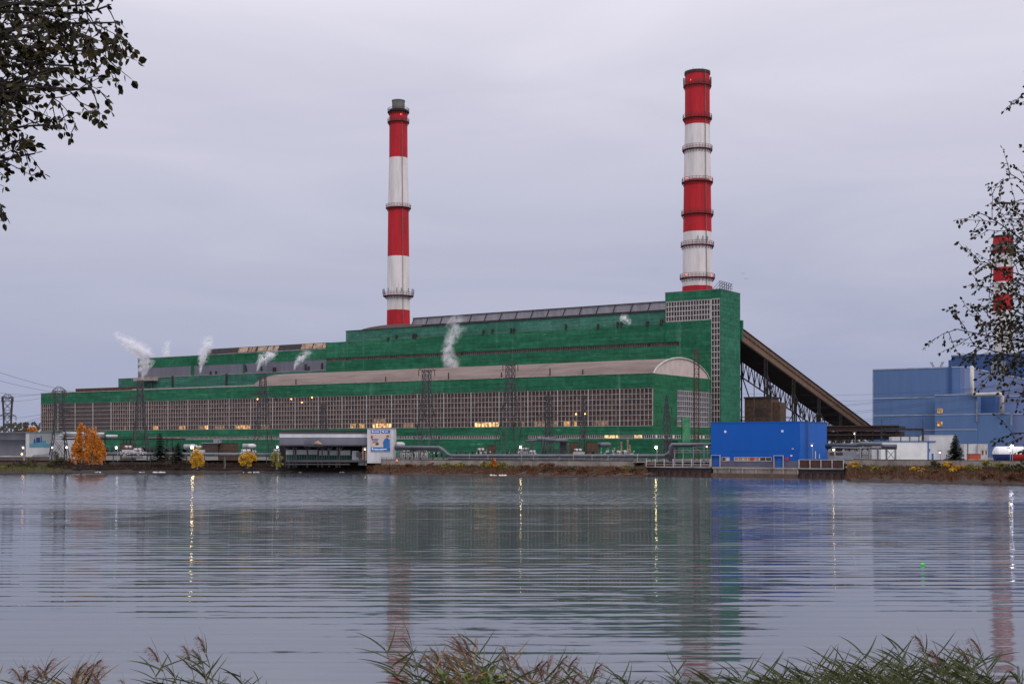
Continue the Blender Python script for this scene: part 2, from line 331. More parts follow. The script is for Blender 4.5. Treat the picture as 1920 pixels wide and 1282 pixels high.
prof = [(-60, 7.1), (-5, 6.9), (3, 6.8), (7, 5.9), (10, 4.9), (14, 3.4), (18, 1.6), (23, -.6)]
xs = [-60 + 3 * i for i in range(41)]
gridp = [[(x, y + R.uniform(-.3, .3), z + R.uniform(-.12, .12)) for x in xs] for y, z in prof]
for a, b in zip(gridp, gridp[1:]):
    for k in range(len(xs) - 1): g.poly([a[k], a[k + 1], b[k + 1], b[k]])
single('near_bank', g, M['nearbank'], (0, 0, 0), 'grassy near bank under the camera', 'bank', kind='structure')
def bankz(Y):
    for (a, za), (b, zb) in zip(prof, prof[1:]):
        if a <= Y <= b: return za + (zb - za) * (Y - a) / (b - a)
    return 0

def water_mat():
    m, t, b = base('lake_water'); n, l = t.nodes, t.links
    n.remove(b)
    tx = n.new('ShaderNodeTexCoord'); O = tx.outputs['Object']
    sp = n.new('ShaderNodeSeparateXYZ'); l.new(O, sp.inputs[0])
    def mth(op, a, b_=0, c=0):
        q = n.new('ShaderNodeMath'); q.operation = op
        for i, v in enumerate((a, b_, c)):
            if isinstance(v, (int, float)): q.inputs[i].default_value = v
            else: l.new(v, q.inputs[i])
        return q.outputs[0]
    def noi(sx, sy, det=2, rg=.5, dist=0, rz=0, off=0):
        mp_ = n.new('ShaderNodeMapping'); mp_.inputs['Scale'].default_value = (sx, sy, 1); mp_.inputs['Rotation'].default_value = (0, 0, rz); mp_.inputs['Location'].default_value = (off, off, 0)
        l.new(O, mp_.inputs[0]); z = n.new('ShaderNodeTexNoise'); z.noise_dimensions = '2D'
        z.inputs['Scale'].default_value = 1; z.inputs['Detail'].default_value = det; z.inputs['Roughness'].default_value = rg; z.inputs['Distortion'].default_value = dist
        l.new(mp_.outputs[0], z.inputs['Vector']); return mth('SUBTRACT', z.outputs['Fac'], .5)
    # long-crested ripple trains across the view, at several lengths
    r1 = noi(.045, .55, 1, .4, .25, rad(-2)); r2 = noi(.22, 1.9, 2, .5, .3, rad(1.5), 7); r3 = noi(.018, .20, 1, .4, .2, rad(-3), 3); fine = noi(.9, 3.2, 2, .6, 0, 0, 11)
    patch = noi(.012, .03, 2, .5, .3, 0, 5)
    pa = n.new('ShaderNodeMapRange'); pa.inputs[1].default_value = -.12; pa.inputs[2].default_value = .12; pa.inputs[3].default_value = .45; pa.inputs[4].default_value = 1.15; l.new(patch, pa.inputs[0])
    # wind-roughened belt below the far shore, with a ragged edge
    edge = mth('ADD', sp.outputs[1], mth('MULTIPLY', noi(.008, .05, 4, .6, .4, 0, 2), 90))
    wb = n.new('ShaderNodeMapRange'); wb.inputs[1].default_value = 165; wb.inputs[2].default_value = 190; l.new(edge, wb.inputs[0]); wind = wb.outputs[0]
    def wave(scale, rz, dist, ds, off):
        mp_ = n.new('ShaderNodeMapping'); mp_.inputs['Rotation'].default_value = (0, 0, rz); mp_.inputs['Location'].default_value = (off, off, 0); mp_.inputs['Scale'].default_value = (.25, 1, 1)
        l.new(O, mp_.inputs[0]); q = n.new('ShaderNodeTexWave'); q.wave_type = 'BANDS'; q.bands_direction = 'Y'; q.wave_profile = 'SIN'
        q.inputs['Scale'].default_value = scale; q.inputs['Distortion'].default_value = dist; q.inputs['Detail'].default_value = 2; q.inputs['Detail Scale'].default_value = ds; q.inputs['Detail Roughness'].default_value = .55
        l.new(mp_.outputs[0], q.inputs['Vector']); return mth('SUBTRACT', q.outputs['Fac'], .5)
    w1 = wave(.15, rad(-2.0), 4.6, .5, 0); w2 = wave(.29, rad(-.4), 5.0, .7, 40)
    near_ = n.new('ShaderNodeMapRange'); near_.inputs[1].default_value = 40; near_.inputs[2].default_value = 95; near_.inputs[3].default_value = .62; near_.inputs[4].default_value = 1; l.new(sp.outputs[1], near_.inputs[0])
    xs_ = mth('ADD', mth('MULTIPLY', r1, .07), mth('ADD', mth('MULTIPLY', r2, .12), mth('MULTIPLY', r3, .03)))
    xs_ = mth('ADD', xs_, mth('ADD', mth('MULTIPLY', w1, .055), mth('MULTIPLY', w2, .04))); xs_ = mth('MULTIPLY', xs_, near_.outputs[0])
    sy = mth('MULTIPLY', xs_, pa.outputs[0])
    sy = mth('ADD', sy, mth('MULTIPLY', fine, mth('MULTIPLY_ADD', wind, .19, .032)))
    sy = mth('ADD', sy, mth('MULTIPLY_ADD', wind, .05, .002))
    sx = mth('MULTIPLY', noi(.5, 1.2, 2, .5, 0, 0, 21), mth('MULTIPLY_ADD', wind, .09, .02))
    cb_ = n.new('ShaderNodeCombineXYZ'); l.new(sx, cb_.inputs[0]); l.new(mth('MULTIPLY', sy, -1), cb_.inputs[1]); cb_.inputs[2].default_value = 1
    nn = n.new('ShaderNodeVectorMath'); nn.operation = 'NORMALIZE'; l.new(cb_.outputs[0], nn.inputs[0])
    gl = n.new('ShaderNodeBsdfGlossy'); gl.distribution = 'GGX'; gl.inputs['Color'].default_value = (.96, .97, 1, 1); gl.inputs['Roughness'].default_value = .055
    l.new(nn.outputs[0], gl.inputs['Normal'])
    df = n.new('ShaderNodeBsdfDiffuse'); df.inputs['Color'].default_value = (.035, .042, .05, 1)
    fr = n.new('ShaderNodeFresnel'); fr.inputs['IOR'].default_value = 4.4; l.new(nn.outputs[0], fr.inputs['Normal'])
    mx = n.new('ShaderNodeMixShader'); l.new(fr.outputs[0], mx.inputs[0]); l.new(df.outputs[0], mx.inputs[1]); l.new(gl.outputs[0], mx.inputs[2])
    l.new(mx.outputs[0], n['Material Output'].inputs['Surface']); return m
g = MB().poly([(-1500, -80, 0), (1500, -80, 0), (1500, 600, 0), (-1500, 600, 0)])
single('lake_water', g, water_mat(), (0, 0, 0), 'rippled grey lilac lake water', 'water', kind='structure')

# ---------------------------------------------------------------- turbine hall
T = 46.45; HL = -312.0
def win_mesh(nx, nz, w, h, bw=.23, bh=.2, edge=.35):
    a = MB()
    for i in range(nx + 1):
        x = w * i / nx; q = edge if i in (0, nx) else bw
        a.box(x - q / 2, x + q / 2, -.12, .0, 0, h)
    for k in range(nz + 1):
        z = h * k / nz; a.box(edge / 2, w - edge / 2, -.15 - .004 * (k % 2), -.02, z - bh / 2, z + bh / 2)
    return a
def place(mb, parent, name, mat, p, rz=0):
    o = mb.build(name, mat, parent); o.location = p; o.rotation_euler = (0, 0, rz); return o
def pane_mesh(nx, nz, w, h):          # separate panes so that each takes its own tint
    a = MB()
    for i in range(nx):
        for k in range(nz):
            tl = .02
            a.poly([(w * i / nx, 0, h * k / nz), (w * (i + 1) / nx, 0, h * k / nz), (w * (i + 1) / nx, 0, h * (k + 1) / nz), (w * i / nx, 0, h * (k + 1) / nz)])
    return a
hall = Thing('turbine_hall', 0, 0, G, 'long low hall wrapped in green netting with gridded windows and a barrel vault roof', 'power station hall')
# front wall in horizontal belts around the window bands (z levels measured on the facade)
def belt(z0, z1, t0=0, mat='net', s0=HL, s1=0, name='wall'):
    return hall.part(name, MB().box(s0, s1, t0, t0 + .4, z0, z1), M[mat])
belt(26.85, 31.6); belt(11.6, 14.4); belt(G, 10.3, name='lower_wall')
hall.part('core', MB().box(HL + .5, -.5, .45, T - .2, G, 31.0).box(HL + .4, HL + .5, .4, T - .2, G, 31), M['flat_roof'])
hall.part('end_wall', MB().box(HL, HL + .39, .41, T, G, 31.6), M['net'])
hall.part('parapet_coping', MB().box(HL - .1, .15, -.12, .5, 31.6, 31.85), M['frame'])
bayf = win_mesh(8, 7, 12, 12.3); bays_mesh = None
BW = 12.0
def shared(mb, name, mat):
    me = bpy.data.meshes.new(name); me.from_pydata(mb.v, [], mb.f); me.materials.append(mat); return me
def inst(me, name, parent, p, rz=0):
    o = bpy.data.objects.new(name, me); C.objects.link(o); o.parent = parent; o.location = p; o.rotation_euler = (0, 0, rz); return o
gm = shared(pane_mesh(8, 7, 12, 12.4), 'window', M['glass']); fm = shared(bayf, 'window_frame', M['frame'])
bp = shared(MB().box(-.15, .15, -.3, -.16, 0, 12.45), 'bay_post', M['frame_w']); gb = shared(pane_mesh(1, 7, 12, 12.4), 'window', M['glass_bare']); fb = shared(win_mesh(1, 7, 12, 12.3, .2, .2, .4), 'window_frame', M['frame'])
for i in range(26):
    s = -12 * (i + 1); bare = i in (22, 23, 24)
    wn = inst(gb if bare else gm, 'window', hall.e, (s, .25, 14.4 - G))
    inst(fb if bare else fm, 'window_frame', wn, (0, 0, .06)); inst(bp, 'bay_post', wn, (0, 0, 0))
# warm lights behind the lowest panes
def lit(px0, px1, row, mat, rows=1, t=.2, zb=14.45, rh=1.76, parent=None):
    s0, s1 = sat(px0, 0), sat(px1, 0); a = MB(); k = max(1, round((s1 - s0) / 1.5)); w_ = (s1 - s0) / k
    for i in range(k):
        if R.random() < .88: a.poly([(s0 + w_ * i + .1, t, zb + row * rh + .12), (s0 + w_ * (i + 1) - .1, t, zb + row * rh + .12), (s0 + w_ * (i + 1) - .1, t, zb + (row + rows) * rh - .12), (s0 + w_ * i + .1, t, zb + (row + rows) * rh - .12)])
    if a.f: hall.part('lit_pane', a, M[mat])
for a in ((224, 236, 0, 'lit_dim'), (286, 297, 0, 'lit_warm'), (335, 348, 0, 'lit_warm'), (372, 380, 0, 'lit_dim'), (383, 390, 0, 'lit_hot'), (402, 420, 0, 'lit_dim'), (440, 470, 0, 'lit_warm'), (488, 505, 0, 'lit_dim'),
          (656, 683, 0, 'lit_warm'), (697, 734, 0, 'lit_hot'), (700, 722, 1, 'lit_dim'), (748, 775, 0, 'lit_dim'), (889, 913, 0, 'lit_hot'), (913, 935, 0, 'lit_hot'), (975, 990, 0, 'lit_dim'), (1056, 1082, 0, 'lit_warm'), (1112, 1140, 0, 'lit_dim'), (1000, 1045, 0, 'lit_dim')): lit(*a)
for px, py in ((546, 748), (566, 754), (585, 745), (1080, 776), (483, 748), (1097, 776)):
    s = sat(px, 0); z = EYE + (HOR - py) / F * PW(s, 0).y
    hall.part('bulb', MB().lathe(s, .0, [(0, z - .28), (.22, z - .15), (.26, z), (.18, z + .18), (0, z + .26)], 8), M['lamp_s'])
# low ribbon window
rg = shared(pane_mesh(16, 1, 12, 1.3), 'ribbon_window', M['glass']); rf = shared(win_mesh(16, 1, 12, 1.25, .22, .2, .3), 'ribbon_frame', M['frame_w'])
for i in range(20):
    if i == 4: continue
    wn = inst(rg, 'ribbon_window', hall.e, (-12 * (i + 1), .25, 10.3 - G)); inst(rf, 'ribbon_frame', wn, (0, 0, .03))
hall.part('ribbon_infill', MB().box(HL, -240, .1, .4, 10.302, 11.598).box(-60, -48, .1, .4, 10.302, 11.598), M['net'])
for a in ((1133, 1160, 'lit_hot'), (1188, 1203, 'lit_hot'), (1060, 1070, 'lit_warm'), (330, 340, 'lit_dim')): lit(a[0], a[1], 0, a[2], 1, .22, 10.35, 1.2)
# end wall (s = 0) : belts, window, gate, lunette
def eb(t0, t1, z0, z1, mat='net_side', name='gable_wall', s1=.0): return hall.part(name, MB().box(-.4, s1, t0, t1, z0, z1), M[mat])
eb(.41, T, 26.8, 31.6); eb(.41, 18.8, 14.4, 26.8); eb(.41, T, 11.6, 14.4); eb(.41, 8.6, G, 10.3); eb(19.2, T, G, 10.3); eb(8.6, 19.2, 9.6, 10.3)
hall.part('gate', MB().box(-.35, -.2, 8.7, 19.1, G, 9.6), M['dark'])
gg = shared(pane_mesh(18, 7, 27.2, 12.3), 'window', pm('grey_dusty_glass', (.12, .11, .135), (.045, .038, .045), .35, .5, island=.5))
wn = inst(gg, 'gable_window', hall.e, (-.2, 18.9, 14.42 - G), rad(90))
place(win_mesh(18, 7, 27.2, 12.2, .2, .24, .4), wn, 'gable_window_frame', M['frame_w'], (0, 0, .05))
rg2 = pane_mesh(28, 1, T - 1, 1.3); wn = place(rg2, hall.e, 'ribbon_window', M['glass'], (-.2, .6, 10.3 - G), rad(90))
place(win_mesh(28, 1, T - 1, 1.25, .3, .22, .3), wn, 'ribbon_frame', M['frame_w'], (0, 0, .03))
a = MB()
for q in (1, 4, 9, 15, 22, 24): a.box(0, .02, .6 + q * 1.62 + .2, .6 + q * 1.62 + 1.3, 10.45, 11.45)
hall.part('white_panel', a, M['wh_bright'])
hall.part('netting_patch', MB().box(.1, .35, 22.2, 28.2, 9.0, 17.6), netting('pale_netting_patch', (.07, .26, .13), (.11, .32, .17), (.05, .2, .1)))
# vault: s -180..0, arc over 0..T
def arc(t): 
    u = (t - 1.2) / (T - 2.4) * 2 - 1; return 31.55 + 6.1 * max(0, 1 - u * u) ** .72
vt = [1.2 + (T - 2.4) * k / 24 for k in range(25)]
a = MB()
for i in range(15):
    s0, s1 = -180 + 12 * i, -168 + 12 * i
    for k in range(24):
        t0, t1 = vt[k], vt[k + 1]
        a.poly([(s0, t0, arc(t0)), (s1, t0, arc(t0)), (s1, t1, arc(t1)), (s0, t1, arc(t1))])
vr = hall.part('vault_roof', a, M['roofing'])
a = MB()
for s in (-179.8, -96, -48, -.3):
    a = MB()
    for k in range(24):
        t0, t1 = vt[k], vt[k + 1]
        a.poly([(s - .3, t0, arc(t0) + .12), (s + .3, t0, arc(t0) + .12), (s + .3, t1, arc(t1) + .12), (s - .3, t1, arc(t1) + .12)])
    hall.part('roof_seam', a, M['flat_roof'], vr)
for s, nm in ((-.25, 'lunette'), (-179.9, 'far_lunette')):
    a = MB(); a.poly([(s, t, arc(t) - .02) for t in vt] + [(s, vt[-1], 31.2), (s, vt[0], 31.2)])
    hall.part(nm, a, M['gable'])
a = MB().tube([(-.1, t, arc(t) + .1) for t in vt], .28, 6); hall.part('gable_rim', a, M['frame_w'])
for s, h in ((-157, 4), (-112, 3.5), (-83, 4.5), (-60, 3.6), (-40, 5), (-27, 3.5)):
    hall.part('vent_pipe', MB().tube([(s, 1.6, 31.6), (s, 1.6, 31.6 + h * .6)], .22, 6), M['dark'])
hall.part('roof_coping_rust', MB().box(-289, -250, 1, 6, 31.8, 33.3).poly([(-290, 1, 33.35), (-250, 1, 31.95), (-250, 6, 31.95), (-290, 6, 33.35)]), M['rust'])
hall.part('ridge_gutter', MB().box(-250, -178, -.2, -.0, 31.9, 32.15), M['frame_w'])

# ---------------------------------------------------------------- boiler house with its stepped tiers and corner tower
bh = Thing('boiler_house', 0, T, G, 'tall stepped boiler house wrapped in green netting behind the vaulted hall, with a corner tower', 'boiler house')
B = bh.part
B('low_tier_wall', MB().box(-314.5, -180.8, T + .02, T + 8, G, 40.35), M['net_pale'])
B('middle_tier_wall', MB().box(-301, -180.8, T + .5, T + 50, 45.1, 49.75), M['net'])
B('grey_band', MB().box(-301, -180.8, T + .55, T + 49, 40.4, 45.1), M['grey_clad'])
for px0, px1 in ((357, 362), (455, 457.5)): B('pilaster', MB().box(sat(px0, T), sat(px1, T), T + .2, T + .5, 40.36, 49.8), M['net_side'])
for px in (324, 425): B('downpipe', MB().box(sat(px, T) - .5, sat(px, T) + .5, T - .3, T, 31, 40.8), M['dark'])
B('parapet_coping', MB().box(-314.6, -180.9, T - .12, T + .5, 40.35, 40.55).box(-301.1, -180.9, T + .35, T + 1, 49.75, 49.95), M['frame'])
B('main_wall', MB().box(-180.7, -17.9, T, T + 50, 45.55, 52.35).box(-180.7, -17.9, T + .0, T + 50, G, 44.15), M['net'])
B('window_infill', MB().box(-12.4, 3.5, T + .15, T + 16, 44.15, 45.55).box(-180.6, -12.5, T + .6, T + 49, 44.15, 45.55), M['dark'])
mm_ = shared(pane_mesh(12, 1, 12, 1.4), 'ribbon_window', M['glass']); mf_ = shared(win_mesh(12, 1, 12, 1.36, .16, .12, .2), 'ribbon_frame', pm('dull_grey_frame', (.17, .15, .15), (.1, .09, .09), .5, .8))
for i in range(14):
    wn = inst(mm_, 'ribbon_window', bh.e, (-180.6 + 12 * i, .3, 44.15 - G)); inst(mf_, 'ribbon_frame', wn, (0, 0, .02))
B('upper_wall', MB().box(-170, -17.9, T + .7, T + 50, 52.35, 56.8), M['net_pale'])
B('upper_coping', MB().box(-170.1, -17.9, T + .5, T + 1.5, 56.8, 57.05), M['dark'])
B('ledge_pipe', MB().box(-170, -18, T + .1, T + .65, 52.35, 52.5), M['flat_roof'])
B('roof_slab', MB().box(-169, -18, T + 2, T + 49, 56.8, 57.2).box(-300, -181, T + 2, T + 48, 49.75, 49.9), M['flat_roof'])
# wall openings and stubs in the wall faces
a = MB()
for px, py, w_, h_ in ((728, 636, .9, 1.5), (743, 631, .8, 1.5), (775, 630, .9, 2), (779, 630, .9, 2), (906, 623, .6, 2), (923, 621, .7, 2), (958, 620, .7, 2), (963, 620, .7, 2), (1061, 613, .7, 2), (1121, 612, .8, 2), (1158, 609, .7, 2.2), (1165, 609, .7, 2), (1214, 606, 1.1, 1.6), (1240, 604, 1, 2), (1322, 620, .8, 1.2)):
    s = sat(px, T); z = EYE + (HOR - py) / F * PW(s, T).y; a.box(s - w_ / 2, s + w_ / 2, T - .25, T + .3, z - h_ / 2, z + h_ / 2)
B('vent_stub', a, M['dark'])
a = MB()
for px, py, dx in ((461, 690, -.7), (490, 689, -.7), (512, 694, 0), (515, 694, 0), (572, 688, 0), (603, 686, 0), (394, 701, 0), (404, 701, 0), (577, 692, .3)):
    s = sat(px, T); z = EYE + (HOR - py) / F * PW(s, T).y; a.bar((s, T + .45, z - 1.3), (s + dx, T + .45, z + 1.3), .8)
B('wall_opening', a, M['dark'])
# roof monitors
def monitor(s0, s1, t, z0, z1, mat, name):
    a = MB(); a.poly([(s0, t, z0), (s1, t, z0), (s1, t + 1.2, z1), (s0, t + 1.2, z1)]); a.poly([(s0, t + 1.2, z1), (s1, t + 1.2, z1), (s1, t + 9, z1 + .3), (s0, t + 9, z1 + .3)])
    a.poly([(s0, t, z0), (s0, t + 1.2, z1), (s0, t + 9, z1 + .3), (s0, t + 9, z0)]); a.box(s0, s1, t + .1, t + 9, z0 - 3, z0 - .02)
    return B(name, a, mat)
mo = monitor(-144.5, -24.5, 60, 58.9, 62.0, M['monitor'], 'roof_monitor')
a = MB()
for i in range(17): s = -144.5 + i * 7.5; a.bar((s, 59.85, 58.9), (s + .7, 60.95, 62.2), .25)
a.bar((-144.5, 59.7, 58.9), (-24.5, 59.7, 58.9), .3); a.bar((-144.5, 61.0, 62.2), (-24.5, 61, 62.2), .35)
B('monitor_rib', a, M['dark'], mo)
a = MB()
for i in range(36):
    s = -144 + i * 3.3 + R.uniform(-1, 1); B('roof_vent', MB().box(s, s + R.uniform(.3, 2.6), 58.5, 59, 57.1, 57.1 + R.uniform(.3, 1.5)), M['rust'])
lm = monitor(-268.6, -192.6, 60, 51.3, 54.0, M['dark'], 'roof_monitor')
a = MB()
for s0, s1 in ((-247, -241), (-240.3, -238.6), (-238, -236), (-234.5, -229), (-228, -225), (-224.3, -221.5), (-207.5, -201), (-200.3, -195), (-194.6, -192.8)):
    if s1 < s0: continue
    B('beige_panel', MB().poly([(s0, 59.93, 51.5), (s1, 59.93, 51.5), (s1, 61.0, 53.8), (s0, 61.0, 53.8)]), M['beige'], lm)
# low curved roof behind the big chimney base
a = MB()
for k in range(12):
    u0, u1 = k / 12, (k + 1) / 12; f_ = lambda u: 56.9 + 1.9 * math.sin(math.pi * min(1, u * .9)) ** .6 if u > 0 else 56.9
    a.poly([(-165 + u0 * 34, T + 3, f_(u0)), (-165 + u1 * 34, T + 3, f_(u1)), (-165 + u1 * 34, T + 12, f_(u1)), (-165 + u0 * 34, T + 12, f_(u0))])
    a.poly([(-165 + u0 * 34, T + 3, 56.8), (-165 + u1 * 34, T + 3, 56.8), (-165 + u1 * 34, T + 3, f_(u1)), (-165 + u0 * 34, T + 3, f_(u0))])
B('curved_roof', a, M['roofing'])
# corner tower
TS0, TS1, TB, TZ = -17.9, 3.9, T + 17, 63.35
a = MB().box(TS0, TS1, T - .3, T + .1, 60.1, TZ).box(TS0, .25, T - .3, T + .1, 45.6, 52.9).box(TS0, .25, T - .3, T + .1, G, 44.1).box(3.62, TS1, T - .3, T + .1, G, 60.1).box(-12.4, .25, T - .3, T + .1, 44.1, 45.6)
a.box(TS0, -17.7, T - .3, T + .1, 52.9, 60.1)
B('tower_front_wall', a, M['net'])
B('tower_side_wall', MB().box(TS1 - .3, TS1 + .12, T - .29, TB, G, TZ + .02), netting('lit_side_green_netting', (.028, .145, .086), (.05, .205, .125), (.017, .095, .057)))  # same netting lightened: light on the tower's right side put into its colour
B('tower_core', MB().box(TS0 + .1, TS1 - .3, T + .5, TB, G, TZ - .3), M['dark'])
B('tower_roof', MB().box(TS0 - .1, TS1 + .2, T - .35, TB + .1, TZ + .03, TZ + .3), M['flat_roof'])
wn = place(pane_mesh(16, 4, 17.5, 7.2), bh.e, 'tower_window', M['glass'], (-17.7, -.05, 52.9 - G)); place(win_mesh(16, 4, 17.5, 7.1, .26, .3, .4), wn, 'window_frame', M['frame_w'], (0, -.1, .05))
wn = place(pane_mesh(3, 34, 3.36, 56.6), bh.e, 'stair_window', M['glass'], (.26, -.05, 0)); place(win_mesh(3, 27, 3.36, 56.6, .22, .3, .34), wn, 'window_frame', M['frame_w'], (0, -.1, 0))
B('tower_annex', MB().box(TS1 - 6, TS1 + .7, TB + .1, TB + 1.6, 47, 53.8), M['net'])
a = MB()
q0 = sat(1345, T) + .2
for i in range(6):
    a.bar((3 - i * .1, T + 1 + i * 2.2, TZ + .3), (3 - i * .1, T + 1 + i * 2.2, TZ + 3.2), .16); a.bar((0, T + 1 + i * 2.2, TZ + .3), (3, T + 1 + i * 2.2, TZ + 3.2), .12)
for z in (1.4, 2.3, 3.2): a.bar((3, T + 1, TZ + z), (3, T + 12.5, TZ + z), .13)
a.bar((-1, T + 1, TZ), (-1, T + 1, TZ + 4.2), .08)
B('roof_railing', a, M['mast'])

# ---------------------------------------------------------------- chimneys
def chimney(label, X, Y, mpp, prof, rings, extras, cap=None):
    th = Thing('chimney', X, Y, G, label, 'chimney', False)
    zz = lambda py: EYE + (HOR - py) * mpp * (1 - 4.6 / Y)      # levels read on the near face of the shaft
    def rad_at(py):
        for (a, wa), (b, wb) in zip(prof['w'], prof['w'][1:]):
            if a <= py <= b: return (wa + (wb - wa) * (py - a) / (b - a)) / 2 * mpp
        return prof['w'][-1][1] / 2 * mpp
    P_ = []
    for y0, y1, mi in prof['bands']:
        k = max(1, int((y1 - y0) / 12))
        for i in range(k): y = y0 + (y1 - y0) * i / k; P_.append((rad_at(y), zz(y), mi))
    P_.append((rad_at(2000), G, 0))
    a = MB().lathe(X, Y, P_, 48); sh = th.part('shaft', a, [M['red'], M['white'], M['stack']], smooth=True)
    t0 = prof['bands'][0][0]
    th.part('mouth', MB().lathe(X, Y, [(rad_at(t0) + .25, zz(t0) - .8), (rad_at(t0) + .25, zz(t0) + .3), (rad_at(t0) - .6, zz(t0) + .3), (rad_at(t0) - .6, zz(t0) - 6)], 48), M['dark'])
    for py, wd, mt, ants in rings:
        r = rad_at(py); z = zz(py); a = MB()
        a.lathe(X, Y, [(r, z - .5), (r + wd, z - .15), (r + wd, z), (r, z)], 40)
        n_ = 28
        for j in range(n_):
            t = 2 * math.pi * j / n_; c, s_ = math.cos(t), math.sin(t)
            a.bar((X + c * (r + wd - .1), Y + s_ * (r + wd - .1), z), (X + c * (r + wd - .1), Y + s_ * (r + wd - .1), z + 1.5), .13)
            a.bar((X + c * r, Y + s_ * r, z - 1.6), (X + c * (r + wd), Y + s_ * (r + wd), z - .1), .14)
            c2, s2 = math.cos(t + 2 * math.pi / n_), math.sin(t + 2 * math.pi / n_)
            for h in (.75, 1.5): a.bar((X + c * (r + wd - .1), Y + s_ * (r + wd - .1), z + h), (X + c2 * (r + wd - .1), Y + s2 * (r + wd - .1), z + h), .11)
        p_ = th.part('platform', a, M[mt])
        if ants:
            for t in ants: c, s_ = math.cos(t), math.sin(t); x_, y_ = X + c * (r + wd), Y + s_ * (r + wd); th.part('antenna', MB().bar((x_, y_, z), (x_, y_, z + 3.3), .16).box(x_ - .25, x_ + .25, y_ - .2, y_ + .2, z + 1.2, z + 3), M['grey_metal'], p_)
    for px, py in extras:
        x_ = (px - 960) / F * Y; dx = x_ - X; r = rad_at(py) + .3; dy = -math.sqrt(max(.01, r * r - dx * dx))
        th.part('beacon', MB().lathe(x_, Y + dy, [(0, zz(py) - .3), (.17, zz(py) - .12), (.17, zz(py) + .12), (0, zz(py) + .3)], 8), M['beacon'])
    # access ladder up the face
    a = MB(); yb = prof['bands'][-1][1]; ang = -1.1
    prev = None
    for i in range(20):
        py = t0 + (yb - t0) * i / 19; r = rad_at(py) + .45; q = (X + r * math.cos(ang), Y + r * math.sin(ang), zz(py))
        if prev: a.bar(prev, q, .22)
        prev = q
    th.part('ladder', a, M['stack'])
    return th, zz, rad_at
Y1, Y2, Y3 = 595, 513, 700
m1 = Y1 / F; X1 = (747 - 960) * m1
th, zz, ra = chimney('slimmer red and white chimney with a grey flue stub on top, behind the green building', X1, Y1, m1,
    {'w': [(204, 33.5), (293, 34.5), (387, 38.5), (480, 40.5), (611, 43.5), (900, 48)], 'bands': [(204, 293, 0), (293, 387, 1), (387, 479, 0), (479, 580, 1), (580, 860, 0)]},
    [(206, .9, 'dark', None), (225, .9, 'ring', None), (387, 1.1, 'ring', None), (553, 1.9, 'ring', [3.2, 3.6, 4.1, 4.7, 5.0, 5.5, 5.9, 6.25, 2.8])], [(753, 214)])
th.part('flue_stub', MB().lathe(X1, Y1, [(2.95, zz(204)), (2.95, zz(186)), (3.1, zz(186)), (3.1, zz(184)), (2.5, zz(184)), (2.5, zz(200))], 32), M['stack'], smooth=False)
m2 = Y2 / F; X2 = (1307.5 - 960) * m2
th, zz, ra = chimney('thicker red and white striped chimney with seven ring platforms, rising beside the corner tower', X2, Y2, m2,
    {'w': [(131, 46), (231, 46.5), (335, 50), (433, 53), (534, 56), (900, 64)], 'bands': [(131, 231, 0), (231, 335, 1), (335, 433, 0), (433, 535, 1), (535, 860, 0)]},
    [(156, .7, 'ring', None), (218, .9, 'ring', None), (277, .9, 'ring', None), (338, .9, 'ring', None), (399, .9, 'ring', None), (458, .9, 'ring', [4.6, 4.9, 5.2]), (519, 1.1, 'ring', None)],
    [(1292, 149), (1285, 333), (1331, 335), (1284, 514), (1332, 516)])
for j in range(8):
    t = j * math.pi / 4 + .3; x_, y_ = X2 + 5.1 * math.cos(t), Y2 + 5.1 * math.sin(t); th.part('lightning_rod', MB().bar((x_, y_, zz(140)), (x_, y_, zz(127)), .1), M['ring'])
for j in (0, 1, 9, 10, 19): t = j * math.pi / 10; x_, y_ = X2 + 5.4 * math.cos(t), Y2 + 5.4 * math.sin(t); th.part('antenna_panel', MB().box(x_ - .25, x_ + .25, y_ - .25, y_ + .25, zz(152), zz(141)), M['ring'])
m3 = Y3 / F; X3 = (1881 - 960) * m3
th, zz, ra = chimney('distant red and white chimney with a flared red cap, seen through the branches', X3, Y3, m3,
    {'w': [(441, 34), (450, 45), (454, 38), (468, 36), (665, 34), (900, 36)], 'bands': [(441, 455, 0), (455, 466, 2), (466, 474, 0), (474, 500, 1), (500, 527, 0), (527, 552, 1), (552, 581, 0), (581, 860, 1)]},
    [(468, 1.4, 'ring', None)], [])

# ---------------------------------------------------------------- inclined conveyor gallery behind the tower
gal = Thing('conveyor_gallery', TS1, 63.5, G, 'long sloping brown conveyor gallery on dark trestles running down behind the green tower', 'conveyor')
s1, s0 = TS1, TS1 - 11.0
zt = lambda t: 51.5 - (t - 63.3) * (34.5 / 156.4)
a = MB(); tA, tB = 63.6, 221
def gb_(x0, x1, d0, d1, mat, name, par=None):      # a sloping prism, d = depth under the top line
    a = MB(); v = [(x0, tA, zt(tA) - d1), (x1, tA, zt(tA) - d1), (x1, tB, zt(tB) - d1), (x0, tB, zt(tB) - d1), (x0, tA, zt(tA) - d0), (x1, tA, zt(tA) - d0), (x1, tB, zt(tB) - d0), (x0, tB, zt(tB) - d0)]
    a.v = v; a.f = [(0, 3, 2, 1), (4, 5, 6, 7), (0, 1, 5, 4), (1, 2, 6, 5), (2, 3, 7, 6), (3, 0, 4, 7)]; a.m = [0] * 6
    return gal.part(name, a, M[mat], par)
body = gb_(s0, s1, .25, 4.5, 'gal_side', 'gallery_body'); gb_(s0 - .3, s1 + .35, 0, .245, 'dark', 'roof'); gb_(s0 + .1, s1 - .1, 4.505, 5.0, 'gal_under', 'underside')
gb_(s1 + .003, s1 + .12, 1.75, 2.45, 'dark', 'side_window_band', body)
a = MB()
for i in range(36): t = tA + 2 + i * 4.3; a.box(s1 + .01, s1 + .16, t, t + .35, zt(t) - 2.6, zt(t) - 1.6)
